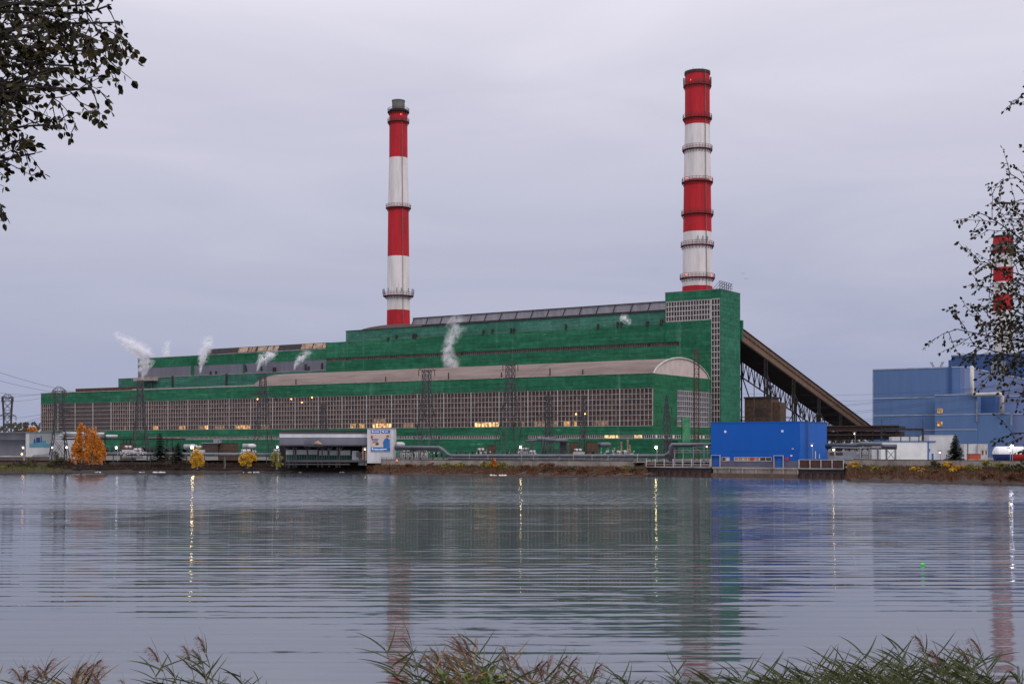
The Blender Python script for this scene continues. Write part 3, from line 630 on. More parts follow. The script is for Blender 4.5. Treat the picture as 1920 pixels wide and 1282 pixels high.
gal.part('window_post', a, M['gal_side'], body)
def truss(x, seg):
    a = MB(); ts_ = [tA + i * (212 - tA) / seg for i in range(seg + 1)]
    for i, t in enumerate(ts_):
        d = max(.8, 6.0 * min(1, (212 - t) / 30)); zb = zt(t) - 5.0 - d
        a.bar((x, t, zt(t) - 5), (x, t, zb), .28)
        if i < seg:
            t2 = ts_[i + 1]; d2 = max(.8, 6.0 * min(1, (212 - t2) / 30)); a.bar((x, t, zb), (x, t2, zt(t2) - 5 - d2), .4)
            a.bar((x, t, zb), (x, (t + t2) / 2, zt((t + t2) / 2) - 5), .26); a.bar((x, (t + t2) / 2, zt((t + t2) / 2) - 5), (x, t2, zt(t2) - 5 - d2), .26)
    gal.part('truss', a, M['dark'])
truss(s0 + .3, 26)
def legt(px, s):
    k = (px - 960) / F; p = PW(s, 0); return (k * p.y - p.x) / (SB - k * CA)
lts = [(79, ), (109,), (119,), (142,), (176,)]
leg_t = [89.3, 119.0, 149, 177]
for i, t in enumerate(leg_t):
    a = MB()
    for x in (s0 + .3, s1 - .3):
        for dt in (-1.2, 1.2): a.box(x - .25, x + .25, t + dt - .2, t + dt + .2, G, zt(t + dt) - 5)
        zz_ = G
        while zz_ < zt(t) - 12: a.bar((x, t - 1.2, zz_), (x, t + 1.2, zz_ + 4), .13); zz_ += 4
    zz_ = G
    a.bar((s0, t, G + 14), (s1, t, G + 14), .4)
    gal.part('trestle_leg', a, M['dark'])
    if i < 3:
        t2 = leg_t[i + 1]; a = MB()
        for x in (s0 + .3, s1 - .3):
            a.bar((x, t + 1.8, zt(t) - 11), (x, t2 - 1.8, G + 2), .34); a.bar((x, t + 1.8, G + 2), (x, t2 - 1.8, zt(t2) - 11), .3); a.bar((x, t, (zt(t2) - 11 + G) * .6), (x, t2, (zt(t2) - 11 + G) * .6), .3)
        gal.part('cross_brace', a, M['mast'])
# horizontal dark gallery at its foot
hg = Thing('transfer_gallery', 20, 150, G, 'low dark slatted gallery at the foot of the sloping conveyor, beside the blue works', 'conveyor')
p0, p1 = loc(1545, 470), loc(1648, 455)
a = MB(); x0, x1, ty = p0[0], p1[0] + 6, p0[1]
zc = lambda py: EYE + (HOR - py) / F * 465
hg.part('gallery_body', MB().box(x0, x1, ty, ty + 8, zc(806), zc(799)), M['dark'])
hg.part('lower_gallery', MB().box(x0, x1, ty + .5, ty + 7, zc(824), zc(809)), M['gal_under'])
a = MB()
for py in (798.5, 807, 815): a.box(x0, x1, ty - .4, ty - .1, zc(py) - .2, zc(py) + .2)
hg.part('pipe_run', a, M['rust'])
a = MB()
for i in range(7): x = x0 + 1 + i * (x1 - x0 - 2) / 6; a.box(x - .3, x + .3, ty + .02, ty + .45, G, zc(806))
hg.part('leg', a, M['dark'])
# brick transfer house under the gallery
bt = Thing('brick_transfer_house', 0, 66, G, 'brown brick block tucked under the conveyor gallery beside the green tower', 'building')
k0, k1 = loc(1388, 462), loc(1440, 462)
bt.part('wall', MB().box(k0[0] - 3, k0[0] + 7.2, 68, 76, G, EYE + (HOR - 745) / F * 462), M['brick'])
bt.part('roof', MB().box(k0[0] - 3.3, k0[0] + 7.5, 67.7, 76.3, EYE + (HOR - 745) / F * 462, EYE + (HOR - 742) / F * 462), M['dark'])
bt.part('window', MB().box(k0[0] + 1, k0[0] + 6, 67.85, 68.02, EYE + (HOR - 778) / F * 462, EYE + (HOR - 764) / F * 462), M['glass'])
bt.part('annex', MB().box(k0[0] + 7.25, k0[0] + 10, 70, 76, G, EYE + (HOR - 753) / F * 462), M['brick'])

# ---------------------------------------------------------------- big slate-blue works at the right
bs, btt = loc(1808, 500)
bz = lambda py, Y=500: EYE + (HOR - py) / F * Y
bl = Thing('blue_power_house', bs, btt, G, 'large slate blue clad power house with pale trim lines, at the right edge', 'industrial building')
sL = sat(1637, btt); HB = bz(688.5)
bl.part('front_wall', MB().box(sL, bs, btt, btt + .5, G, HB), M['blue_a'])
bl.part('side_wall', MB().box(bs - .4, bs + .1, btt + .01, btt + 150, G, HB), M['blue_b'])
bl.part('corner_panel', MB().box(bs - 1.6, bs + .11, btt - .12, btt + .0, G, HB), M['blue_b'])
bl.part('roof', MB().box(sL + .3, bs - .4, btt + .5, btt + 150, HB - 1, HB - .2).box(sL, sL + .3, btt + .5, btt + 150, G, HB), M['blue_c'])
a = MB().box(sL - .2, bs + .25, btt - .15, btt + .3, HB, HB + .45).box(bs - .3, bs + .3, btt + .3, btt + 150, HB, HB + .45).box(sL - .25, sL + .1, btt - .1, btt - .0, G, HB)
for py in (747, 779, 806.5): z = EYE + (HOR - py) / F * PW(sL, btt).y; a.box(sL, bs, btt - .13, btt - .0, z - .18, z + .18)
bl.part('trim', a, M['trim'])
# projecting blocks
tb = btt - 7; sA = sat(1753, tb); sB = sat(1832, tb); HBk = EYE + (HOR - 741.5) / F * PW(sA, tb).y
bl.part('front_block', MB().box(sA, sB, tb, btt - .16, G, HBk), M['blue_a'])
HB2 = EYE + (HOR - 776.5) / F * PW(sB, tb).y
sD = sat(1893, tb); bl.part('low_block', MB().box(sB + .02, sD, tb + .3, btt + 4, G, HB2).box(sD, sD + .4, tb + .31, btt + 30, G, HB2), M['blue_a'])
bl.part('side_block', MB().box(sD + .4, sD + 40, tb + 4, btt + 60, G, HB2 - .2), M['blue_b'])
sE = sat(1866, tb + 6)
bl.part('tall_box', MB().box(bs + .12, sE, tb + 6.2, btt + 8, HB2, HBk - .4), M['blue_c'])
bl.part('side_wing', MB().box(sE + .01, sE + 26, tb + 12, btt + 60, HB2, HBk - .5), M['blue_b'])
a = MB().box(sA - .1, sB + .15, tb - .15, tb + .3, HBk, HBk + .4).box(sB, sD + .2, tb + .15, tb + .5, HB2, HB2 + .35).box(sE, sE + 26, tb + 11.8, tb + 12.2, HBk - .5, HBk - .2).box(sD + .4, sD + 40, tb + 3.8, tb + 4.2, HB2 - .2, HB2 + .15)
for py in (777.5, 805.5): z = EYE + (HOR - py) / F * PW(sA, tb).y; a.box(sA, sB if py < 780 else sB, tb - .13, tb - .0, z - .15, z + .15)
bl.part('block_trim', a, M['trim'])
for py in (770, 794.5):
    s = sat(1762.5, tb); z = EYE + (HOR - py) / F * PW(s, tb).y
    f_ = bl.part('lit_window', MB().box(s - 1, s + 1, tb - .16, tb - .02, z - .8, z + .8), M['lit_warm'])
    bl.part('window_frame', MB().box(s - 1.15, s + 1.15, tb - .2, tb - .1, z + .8, z + 1).box(s - 1.15, s + 1.15, tb - .2, tb - .1, z - 1, z - .8), M['frame'], f_)
def tpipe(pts, r, name, mat, n=10): return bl.part(name, MB().tube(pts, r, n), M[mat], None, True)
sp_ = sat(1822.5, tb - .9); zq = lambda py, s: EYE + (HOR - py) / F * PW(s, tb).y
sq = sat(1879, tb - .9)
zA = zq(740.5, sp_)
tpipe([(sp_, tb - .9, zq(686, sp_)), (sp_, tb - .9, zA + .9), (sp_ + .3, tb - .9, zA + .3), (sp_ + .9, tb - .9, zA), (sq - .8, tb - .9, zA + .2), (sq - .2, tb - .9, zA - .2), (sq, tb - .9, zA - .9), (sq, tb - .9, HB2)], .75, 'exhaust_pipe', 'pipe_w')
for px in (1781,): s = sat(px, btt - .5); bl.part('downpipe', MB().box(s - .5, s + .5, btt - .7, btt - .02, HBk - 2, HB + 3), M['blue_c'])
a = MB()
for px, py0, py1 in ((1831.5, 752, 790), (1896, 777, 797)): s = sat(px, tb - .5); a.box(s - .25, s + .25, tb - .6, tb - .2, zq(py1, s), zq(py0, s))
bl.part('vent_pipe', a, M['grey_metal'])
rs, rt = loc(1784, 640)
rr = Thing('rear_blue_block', rs, rt, G, 'darker blue block rising behind the slate blue power house, below the distant chimney', 'industrial building')
hz = EYE + (HOR - 667) / F * 640
rr.part('wall', MB().box(rs, rs + 90, rt, rt + 60, G, hz), M['blue_c']); rr.part('trim', MB().box(rs - .2, rs + 90, rt - .2, rt - .0, hz - .5, hz + .3), M['blue_a'])
for px in (1866, 1882): s = sat(px, rt); rr.part('air_intake', MB().box(s - 1.5, s + 1.5, rt - 2.5, rt - .0, hz - 9, hz - 5).box(s - 1, s + 1, rt - 2, rt - .0, hz - 5, hz - 3.5), M['grey_metal'])
# small antenna truss on the roof
an = Thing('roof_lattice_mast', sat(1757, btt + 30), btt + 30, HB, 'small V-shaped lattice mast standing on the slate blue roof', 'mast')
x_ = sat(1757, btt + 30); a = MB()
for sg in (-1, 1):
    for q in range(4):
        z0 = HB + q * 1.1; w0 = .8 + q * .5; a.bar((x_ + sg * w0, btt + 30, z0), (x_ + sg * (w0 + .5), btt + 30, z0 + 1.1), .16); a.bar((x_ + sg * (w0 - .7), btt + 30, z0), (x_ + sg * (w0 + .5), btt + 30, z0 + 1.1), .12); a.bar((x_ + sg * (w0 - .7), btt + 30, z0), (x_ + sg * (w0 - .2), btt + 30, z0 + 1.1), .16)
    a.bar((x_ + sg * .8, btt + 30, HB - 1), (x_ + sg * .8, btt + 30, HB), .2)
a.bar((x_ - .8, btt + 30, HB), (x_ + .8, btt + 30, HB + .8), .14); an.part('lattice', a, M['mast'])

# ---------------------------------------------------------------- vivid blue pump house on its quay
QZ = 2.45; qt = -66.0
ps1, pt1 = loc(1500, 325); ps0 = sat(1333, pt1)
pb = Thing('blue_pump_house', (ps0 + ps1) / 2, pt1, QZ, 'vivid blue windowless pump house standing on the quay at the water', 'building')
pt2 = pt1 + 20.2; PZ = 14.15
z1, z2 = 4.55, 6.0
pb.part('front_wall', MB().box(ps0, ps1, pt1, pt1 + .3, 6.55, PZ).box(ps0, ps0 + 5.6, pt1, pt1 + .3, 4.2, 6.55), M['blue_v'])
pb.part('side_wall', MB().box(ps1 - .3, ps1 + .02, pt1 + .01, pt2, QZ, PZ + .003), M['blue_v2'])
pb.part('rear_wall', MB().box(ps0, ps1 - .31, pt1 + .35, pt2, QZ, PZ - .05), M['blue_v'])
pb.part('plinth', MB().box(ps0, ps1, pt1 - .0, pt1 + .3, QZ, 4.2), pm('mauve_grey_plinth', (.13, .12, .17), (.09, .085, .12), .5, .8))
pb.part('roof_trim', MB().box(ps0 - .1, ps1 + .12, pt1 - .1, pt1 + .0, PZ - .15, PZ + .1).box(ps1 + .02, ps1 + .12, pt1, pt2, PZ - .15, PZ + .1), M['blue_v'])
zp = lambda py, s: EYE + (HOR - py) / F * PW(s, pt1).y
def sp2(px): return sat(px, pt1)
pb.part('wall_infill', MB().box(ps0 + 5.6, ps1, pt1 + .05, pt1 + .3, 4.2, 6.55), M['blue_v'])
for x0, x1 in ((1354, 1368), (1377, 1393), (1394, 1410), (1411, 1424), (1425, 1447)):
    a, b = sp2(x0), sp2(x1); z0, z1 = zp(863.5, a), zp(857.5, a)
    n_ = max(2, int((b - a) / 1.1)); wn = MB().box(a, b, pt1 - .04, pt1 - .01, z0, z1)
    wn = pb.part('window', wn, M['glass' if x0 in (1354, 1425) else 'beige'])
    fr_ = MB()
    for i in range(n_ + 1): x = a + (b - a) * i / n_; fr_.box(x - .07, x + .07, pt1 - .1, pt1 - .045, z0, z1)
    fr_.box(a, b, pt1 - .11, pt1 - .05, z1, z1 + .12).box(a, b, pt1 - .11, pt1 - .05, z0 - .12, z0); pb.part('window_frame', fr_, M['frame_w'], wn)
pb.part('white_window', MB().box(sp2(1362), sp2(1368), pt1 - .07, pt1 - .042, zp(863, 50), zp(858, 50)), M['wh_wall'])
for px in (1410, 1476): s = sp2(px); pb.part('red_sign', MB().box(s - .45, s + .45, pt1 - .16, pt1 - .12, zp(862.5, s), zp(857.5, s)), M['red_p'])
for px in (1343, 1461):
    s = sp2(px); d = pb.part('door', MB().box(s - .55, s + .55, pt1 - .08, pt1 - .0, QZ, QZ + 2.3), M['blue_v2'])
    a = MB().box(s - 1.3, s - 1.18, pt1 - .6, pt1 - .1, QZ, QZ + 3).box(s + 1.18, s + 1.3, pt1 - .6, pt1 - .1, QZ, QZ + 3).box(s - 1.3, s + 1.3, pt1 - .61, pt1 - .09, QZ + 3, QZ + 3.15)
    pb.part('door_canopy', a, M['trim'], d)
for px, py in ((1360, 809), (1467, 808)): s = sp2(px); pb.part('wall_vent', MB().box(s - .28, s + .28, pt1 - .08, pt1 - .0, zp(py, s) - .28, zp(py, s) + .28), M['wh_bright'])
s = sp2(1484); pb.part('notice', MB().box(s - .25, s + .25, pt1 - .08, pt1 - .0, zp(854, s) - .2, zp(854, s) + .2), M['wh_bright']); pb.part('wall_lamp', MB().box(s + .1, s + .6, pt1 - .08, pt1 - .0, zp(841, s) - .08, zp(841, s) + .08), M['wh_bright'])
a = MB()
tl = pt1 + 4.5
for dt in (-.35, .35): a.bar((ps1 + .35, tl + dt, QZ), (ps1 + .35, tl + dt, PZ + .6), .09)
for i in range(24): a.bar((ps1 + .35, tl - .35, QZ + i * .5), (ps1 + .35, tl + .35, QZ + i * .5), .06)
for i in range(10): a.bar((ps1 + .9, tl - .5, QZ + 3 + i), (ps1 + .9, tl + .5, QZ + 3 + i), .05)
pb.part('ladder', a, M['mast'])
a = MB()
for i, t in enumerate((pt1 + 11, pt1 + 14)): a.box(ps1 + .03, ps1 + .1, t, t + .5, QZ + 2.2, QZ + 4.2 - i * .8)
pb.part('white_plate', a, M['wh_bright'])

# quays
def sx(px, t=qt): return sat(px, t)
q = Thing('concrete_quay', sx(1415), qt, 0, 'pale concrete quay below the vivid blue pump house', 'quay')
q.part('deck', MB().box(sx(1336), sx(1494), qt - .3, qt + 30, QZ - .35, QZ), M['concrete'])
q.part('face_wall', MB().box(sx(1337), sx(1493), qt + .1, qt + 2, .9, QZ - .35), M['concrete'])
q.part('wet_footing', MB().box(sx(1334), sx(1496), qt - .25, qt + 2, -.6, .898), M['concrete_w'])
a = MB()
for i in range(7): x = sx(1336) + 1 + i * 3.7; a.box(x - .2, x + .2, qt - .2, qt + .09, .9, QZ - .36)
q.part('fender', a, M['concrete'])
def pier(name, x0, x1, label, rusty):
    th = Thing(name, (x0 + x1) / 2, qt, 0, label, 'pier')
    th.part('deck', MB().box(x0, x1, qt - .3, qt + 24, QZ - .45, QZ - .02), M['dark']); th.part('deck_edge', MB().box(x0, x1, qt - .42, qt - .31, QZ - .25, QZ), M['concrete'])
    th.part('beam', MB().box(x0, x1, qt + .1, qt + 1.2, 1.1, QZ - .46), M['dark'])
    a = MB(); n_ = int((x1 - x0) / .9)
    for i in range(n_): x = x0 + i * (x1 - x0) / n_; o = .0 if i % 2 else .3; a.box(x, x + (x1 - x0) / n_ * .97, qt + o, qt + o + .4, -.6, 1.1)
    th.part('sheet_piling', a, M['pile'])
    a = MB(); n_ = max(3, int((x1 - x0) / (2.6 if not rusty else 2.9)))
    for i in range(n_ + 1): x = x0 + .2 + i * (x1 - x0 - .4) / n_; a.box(x - .09, x + .09, qt - .15, qt + .0, QZ, QZ + 2.1)
    for h in ((.7, 1.3) if not rusty else (2.1,)): a.box(x0, x1, qt - .1, qt - .02, QZ + h - .05, QZ + h + .05)
    th.part('railing', a, M['frame_w'])
    if rusty: th.part('rusty_panel', MB().box(x0 + .2, x1 - .2, qt + .02, qt + .1, QZ + .1, QZ + 2), M['pile'])
    return th
pier('steel_pier', sx(1211), sx(1333), 'dark sheet piled pier with pale railings, left of the vivid blue pump house', False)
pier('rusty_pier', sx(1497), sx(1583), 'short sheet piled pier with rusty railing panels, right of the vivid blue pump house', True)
# ---------------------------------------------------------------- river walls and left dock
def wall(name, pa, pb, off, z0, z1, label, mat, th_=.35, post=0, rail=None):
    n_ = max(2, int((pb - pa) / 25)); pts = []
    for i in range(n_ + 1):
        p = pa + (pb - pa) * i / n_; Y = shoreY(p) + off; pts.append(Vector(((p - 960) / F * Y, Y, 0)))
    a = MB(); c = MB()
    for u, v in zip(pts, pts[1:]):
        d = (v - u).normalized(); nn = Vector((-d.y, d.x, 0)) * th_
        u2 = u + d * .02; v2 = v - d * .02
        for mb, q0, q1, e in ((a, z0, z1, 0), (c, z1, z1 + .12, .06)):
            ee = d.cross(Vector((0, 0, 1))) * e
            P4 = [u2 + ee, v2 + ee, v2 + nn - ee, u2 + nn - ee]; i = len(mb.v)
            mb.v += [(p.x, p.y, q0) for p in P4] + [(p.x, p.y, q1) for p in P4]
            for f in ((0, 1, 5, 4), (1, 2, 6, 5), (2, 3, 7, 6), (3, 0, 4, 7), (4, 5, 6, 7)): mb.f.append(tuple(i + k for k in f)); mb.m.append(0)
    b = pts[len(pts) // 2]
    e = empty(name, (b.x, b.y, z0), label, 'wall'); o = (b.x, b.y, z0)
    a.build('wall_panels', mat, e, o); c.build('coping', M['dark'], e, o)
    if rail:
        r = MB()
        for u, v in zip(pts, pts[1:]):
            for k in range(3): p = u.lerp(v, k / 3); r.bar((p.x, p.y + .2, z1), (p.x, p.y + .2, z1 + rail), .08)
            r.bar((u.x, u.y + .2, z1 + rail), (v.x, v.y + .2, z1 + rail), .06); r.bar((u.x, u.y + .2, z1 + rail * .5), (v.x, v.y + .2, z1 + rail * .5), .05)
        r.build('fence', M['mast'], e, o)
    return e
wall('concrete_wall', 690, 1212, 13, 1.7, 3.9, 'long stained concrete river wall above the russet bank, left of the steel pier', M['concrete'], rail=.7)
wall('concrete_wall', 1600, 3300, 12.5, 2.5, 4.75, 'grey concrete river wall above the shrubs, right of the rusty pier', M['concrete'])
wall('concrete_wall', -500, 92, 10, 2.2, 4.4, 'brown fence wall behind the lawn at the far left', pm('brown_board_wall', (.15, .11, .095), (.1, .07, .06), .5, .9))
wall('dock_wall', 205, 322, 7.5, .9, 3.0, 'weathered dock wall with timber frames, right of the tall orange birches', pm('weathered_dock_board', (.19, .15, .13), (.1, .075, .065), .5, .9, stretch=(1, 1, .3)))
e = MB()
def Yd(px): return shoreY(px)
dk = empty('timber_dock', at(430, 880, Yd(430)), 'long dark timber dock along the water in front of the grey open shed', 'dock'); dk.location.z = 0; o_ = tuple(dk.location)
def xz(px, Y): return (px - 960) / F * Y
a = MB().box(xz(120, 383), xz(686, 383), 383, 388, -.4, 1.15); a.build('base', M['timber'], dk, o_)
a = MB().box(xz(112, 388), xz(690, 388), 388.02, 393, -.4, 1.9); a.build('rear_step', M['dark'], dk, o_)
a = MB().box(xz(325, 386), xz(686, 386), 386.5, 391, 1.15, 1.75).box(xz(330, 386), xz(520, 386), 391.2, 392, 1.15, 2.6); a.build('step', M['timber'], dk, o_)
a = MB()
for i in range(40):
    x = xz(150, 383) + i * (xz(680, 383) - xz(150, 383)) / 39; a.box(x - .15, x + .15, 382.7, 382.98, -.3, 1.0)
a.build('pile', M['dark'], dk, o_)
a = MB()
for i in range(30):
    x = xz(540, 386) + i * .75; 
    if R.random() < .7: a.box(x, x + R.uniform(.3, .7), 386, 386.45, 1.2, 1.2 + R.uniform(.4, 1.1))
a.build('machinery', M['dark'], dk, o_)
for px, r, lb in ((648, 1.15, 'rusty hoop ring standing at the right end of the timber dock'), (384, .9, 'rusty hoop ring standing beside the small orange tree'), (465, .8, 'rusty hoop ring standing in front of the golden bush'), (258, .8, 'rusty hoop ring standing against the weathered dock wall')):
    Y = 385; X_ = xz(px, Y); a = MB(); pts = [(X_ + r * math.cos(t * math.pi / 8), Y, 1.15 + r * 1.0 + r * math.sin(t * math.pi / 8)) for t in range(17)]
    a.tube(pts, .12, 5, cap=False); single('hoop_ring', a, M['rust'], (X_, Y, 1.15), lb, 'hoop', group='rusty hoops along the dock')
for px in (422, 542, 630):
    Y = 384; X_ = xz(px, Y); a = MB().bar((X_, Y, 1.1), (X_, Y, 4.6), .12).bar((X_ - .4, Y, 2.2), (X_ + .4, Y, 2.2), .08).bar((X_ - .5, Y, 1.1), (X_, Y, 2), .08)
    single('mooring_post', a, M['grey_metal'], (X_, Y, 1.1), {422: 'thin grey post on the dock between the two golden trees', 542: 'thin grey post on the dock before the left end of the grey shed', 630: 'thin grey post on the dock before the right end of the grey shed'}[px], 'post', group='thin posts on the dock')

# ---------------------------------------------------------------- grey open shed with the poster tower
Y = 378.0
def bx(a, px0, px1, Y0, Y1, py0, py1, Yr=None):
    Yr = Yr or Y0; a.box((px0 - 960) / F * Yr, (px1 - 960) / F * Yr, Y0, Y1, EYE + (HOR - py1) / F * Yr, EYE + (HOR - py0) / F * Yr); return a
sh = Thing('open_shed', *at(607, 876, Y)[:2], 1.75, 'long grey shed with a pale stripe and open columned front over the timber dock', 'shed', False)
def SP(name, args, mat, par=None):
    a = MB()
    for q in args: bx(a, *q)
    return sh.part(name, a, M[mat], par)
SP('roof', [(523.5, 690.5, Y - .6, Y + 9.3, 806.6, 808)], 'dark')
SP('slate_band', [(524, 690, Y + .05, Y + 9, 808.1, 813.2)], 'flat_roof')
SP('pale_band', [(524, 690, Y, Y + 9, 813.3, 820)], 'wh_wall')
SP('grey_band', [(524, 690, Y + .1, Y + 9, 820.1, 834)], 'grey_clad')
SP('eave', [(524, 690, Y - .5, Y + 9, 834.1, 836)], 'dark')
SP('side_gable', [(689.6, 690.2, Y + .5, Y + 9.4, 808, 834)], 'grey_wall')
SP('column', [(p, p + 1.8, Y, Y + .4, 836, 876) for p in (534, 549, 554, 575, 595, 603, 616, 631, 636)], 'dark')
for p in (534, 575, 603, 616, 636):
    a = MB()
    for sg in (-1, 1): a.bar((xz(p + 1, Y), Y + .2, EYE + (HOR - 845) / F * Y), (xz(p + 1 + sg * 6, Y), Y + .2, EYE + (HOR - 837) / F * Y), .25)
    sh.part('knee_brace', a, M['dark'])
SP('white_back_panel', [(536, 552, Y + 4, Y + 4.3, 843, 852), (556, 575, Y + 4, Y + 4.3, 843, 852), (578, 596, Y + 4, Y + 4.3, 843, 852), (598, 614, Y + 4, Y + 4.3, 844, 853), (618, 634, Y + 4, Y + 4.3, 844, 853), (638, 657, Y + 4, Y + 4.3, 844, 853)], 'wh_bright')
SP('back_wall', [(524, 690, Y + 8, Y + 8.3, 836, 876)], 'dark')
a = MB(); bx(a, 536, 660, Y + 4.2, Y + 4.5, 852, 862); sh.part('green_back_panel', a, M['net_pale'])
a = MB()
for i in range(26): p = 537 + i * 4.7; bx(a, p, p + .8, Y + 4.05, Y + 4.15, 852, 862)
sh.part('panel_mullion', a, M['grey_metal'])
SP('base_beam', [(536, 690, Y - .2, Y + 4, 862, 866), (536, 656, Y - .1, Y + .3, 869, 871)], 'mast')
SP('cabin', [(660, 672, Y + 1, Y + 4, 845, 864), (672, 688, Y + 1.5, Y + 4, 847, 872)], 'grey_metal')
SP('cabin_window', [(668, 678, Y + .85, Y + .98, 847, 856)], 'glass')
SP('lit_pier', [(679, 682, Y + .5, Y + 1.3, 839, 870), (684, 688, Y + .3, Y + 1.3, 837, 872)], 'beige')
a = MB(); Yw = Y - 1.2
for i in range(5): a.bar((xz(571 + i * 3, Yw), Yw, 7.7), (xz(571 + i * 3, Yw), Yw, 9.3), .09)
a.bar((xz(571, Yw), Yw, 9.3), (xz(584, Yw), Yw, 9.3), .08); a.bar((xz(571, Yw), Yw, 8.5), (xz(584, Yw), Yw, 8.5), .08); a.box(xz(571, Yw), xz(606, Yw), Yw - .6, Y - .05, 7.75, 7.95)
sh.part('ledge_platform', a, M['mast'])
sh.part('blower', MB().tube([(xz(590, Yw), Yw, 8.6), (xz(596, Yw), Yw, 8.9), (xz(603, Yw), Yw, 8.4)], [.35, .7, .25], 8), M['beige'])

pt = Thing('poster_tower', *at(713, 861, Y)[:2], G, 'white block with a blue and beige poster, right end of the grey shed', 'building', False)
a = MB(); bx(a, 688.5, 738, Y - 1.5, Y + 7, 803, 868); pt.part('wall', a, M['wh_wall'])
a = MB(); bx(a, 688, 738.5, Y - 1.7, Y + 7.2, 801.8, 803); pt.part('coping', a, M['grey_metal'])
Yp = Y - 1.62
def PP(name, qs, mat, par=None, d=0):
    a = MB()
    for q in qs: bx(a, q[0], q[1], Yp - d, Yp + .06, q[2], q[3])
    return pt.part(name, a, M[mat], par)
po = PP('poster', [(695, 731.5, 805.5, 847)], 'poster')
PP('header_strip', [(695.3, 712.8, 806, 812), (714.6, 731.3, 806, 812), (695.3, 731.3, 838, 846)], 'poster_blue', po, .03)
PP('header_emblem', [(697, 700, 807.3, 809), (698, 701, 809, 810.6), (716.4, 719.4, 807.3, 809), (717.4, 720.4, 809, 810.6), (696.8, 699.4, 839.3, 841.3), (697.8, 700.4, 841.3, 843.3)], 'wh_bright', po, .06)
PP('lettering', [(702, 711, 808.2, 809.8), (721.4, 727.5, 808.2, 809.8), (701.5, 710, 841, 842.8), (711.5, 725, 841, 842.8), (702, 719, 844, 844.5), (697, 706, 812.9, 813.5)], 'wh_bright', po, .06)
PP('red_block', [(695.6, 698.8, 816, 822)], 'red_p', po, .04)
PP('blue_caption', [(697, 710, 822.5, 824), (697, 708, 824.6, 825.4)], 'poster_blue', po, .04)
PP('brown_detail', [(700, 709, 827, 828.5), (704, 710, 830, 834), (698, 702, 829, 830)], 'rust', po, .04)
a = MB(); P_ = [(719, 846 - 8.2), (718, 829), (721, 823), (725, 820.5), (731, 824), (731, 837.6)]
a.poly([((p - 960) / F * Yp, Yp - .045, EYE + (HOR - q_) / F * Yp) for p, q_ in P_]); pt.part('poster_figure', a, M['poster_blue'], po)
a = MB(); P_ = [(724.8, 820.6), (724.4, 818.4), (726, 817), (728.2, 817.2), (729, 819.5), (727.8, 821.6)]
a.poly([((p - 960) / F * Yp, Yp - .07, EYE + (HOR - q_) / F * Yp) for p, q_ in P_]); pt.part('poster_face', a, M['skin'], po)
a = MB(); P_ = [(724.2, 818.6), (724.9, 816.2), (727.5, 815.6), (729.6, 817.5), (729, 818.8), (726.5, 817.6)]
a.poly([((p - 960) / F * Yp, Yp - .09, EYE + (HOR - q_) / F * Yp) for p, q_ in P_]); pt.part('poster_hair', a, M['dark'], po)

# ---------------------------------------------------------------- white building with mural at far left
Yl = 405
wl = Thing('mural_building', *at(55, 855, Yl)[:2], G, 'low white building with a teal mural at the far left, behind the lawn', 'building', False)
a = MB(); bx(a, -180, 48, Yl + 4, Yl + 24, 811, 866, Yl); wl.part('wall', a, M['wh_wall'])
a = MB(); bx(a, 48.2, 112, Yl, Yl + 24, 811, 866); wl.part('front_block', a, M['wh_wall'])
a = MB(); bx(a, -180, 112.6, Yl - .3, Yl + 24.3, 809.8, 811, Yl); wl.part('coping', a, M['grey_metal'])
a = MB(); bx(a, -120, 47, Yl + 3.8, Yl + 3.99, 824, 853, Yl); wl.part('grey_door', a, M['grey_wall'])
a = MB(); bx(a, 55, 97.5, Yl - .15, Yl - .02, 811.3, 837.5); mu = wl.part('mural', a, M['mural_sky'])
a = MB(); bx(a, 55, 97.3, Yl - .2, Yl - .16, 831.5, 837.3); bx(a, 74, 86, Yl - .2, Yl - .16, 825.5, 831.4); bx(a, 62, 72, Yl - .2, Yl - .16, 826, 831.4); wl.part('mural_painting', a, M['mural_teal'], mu)
a = MB(); bx(a, 68, 75, Yl - .25, Yl - .21, 820, 829); bx(a, 76.5, 78, Yl - .25, Yl - .21, 817, 828); bx(a, 64, 66, Yl - .25, Yl - .21, 822, 830); wl.part('mural_painting', a, M['navy'], mu)
a = MB(); x0_, x1_ = xz(56, 398), xz(92, 398); a.poly([(x0_, 398, G + .2), (x1_, 398, G + .2), (x1_ - 1, 398, G + 1.9), (x0_ + 1, 398, G + 1.6)]); a.poly([(x0_, 398, G + .2), (x0_ + 1, 398, G + 1.6), (x0_ + 1, 403, G + 1.6), (x0_, 403, G + .2)]); a.poly([(x0_ + 1, 398, G + 1.6), (x1_ - 1, 398, G + 1.9), (x1_ - 1, 403, G + 1.9), (x0_ + 1, 403, G + 1.6)]); a.poly([(x1_, 398, G + .2), (x1_, 403, G + .2), (x1_ - 1, 403, G + 1.9), (x1_ - 1, 398, G + 1.9)])
single('tarpaulin_heap', a, M['grey_metal'], (x0_, 398, G), 'low grey covered heap in front of the white mural building', 'heap')

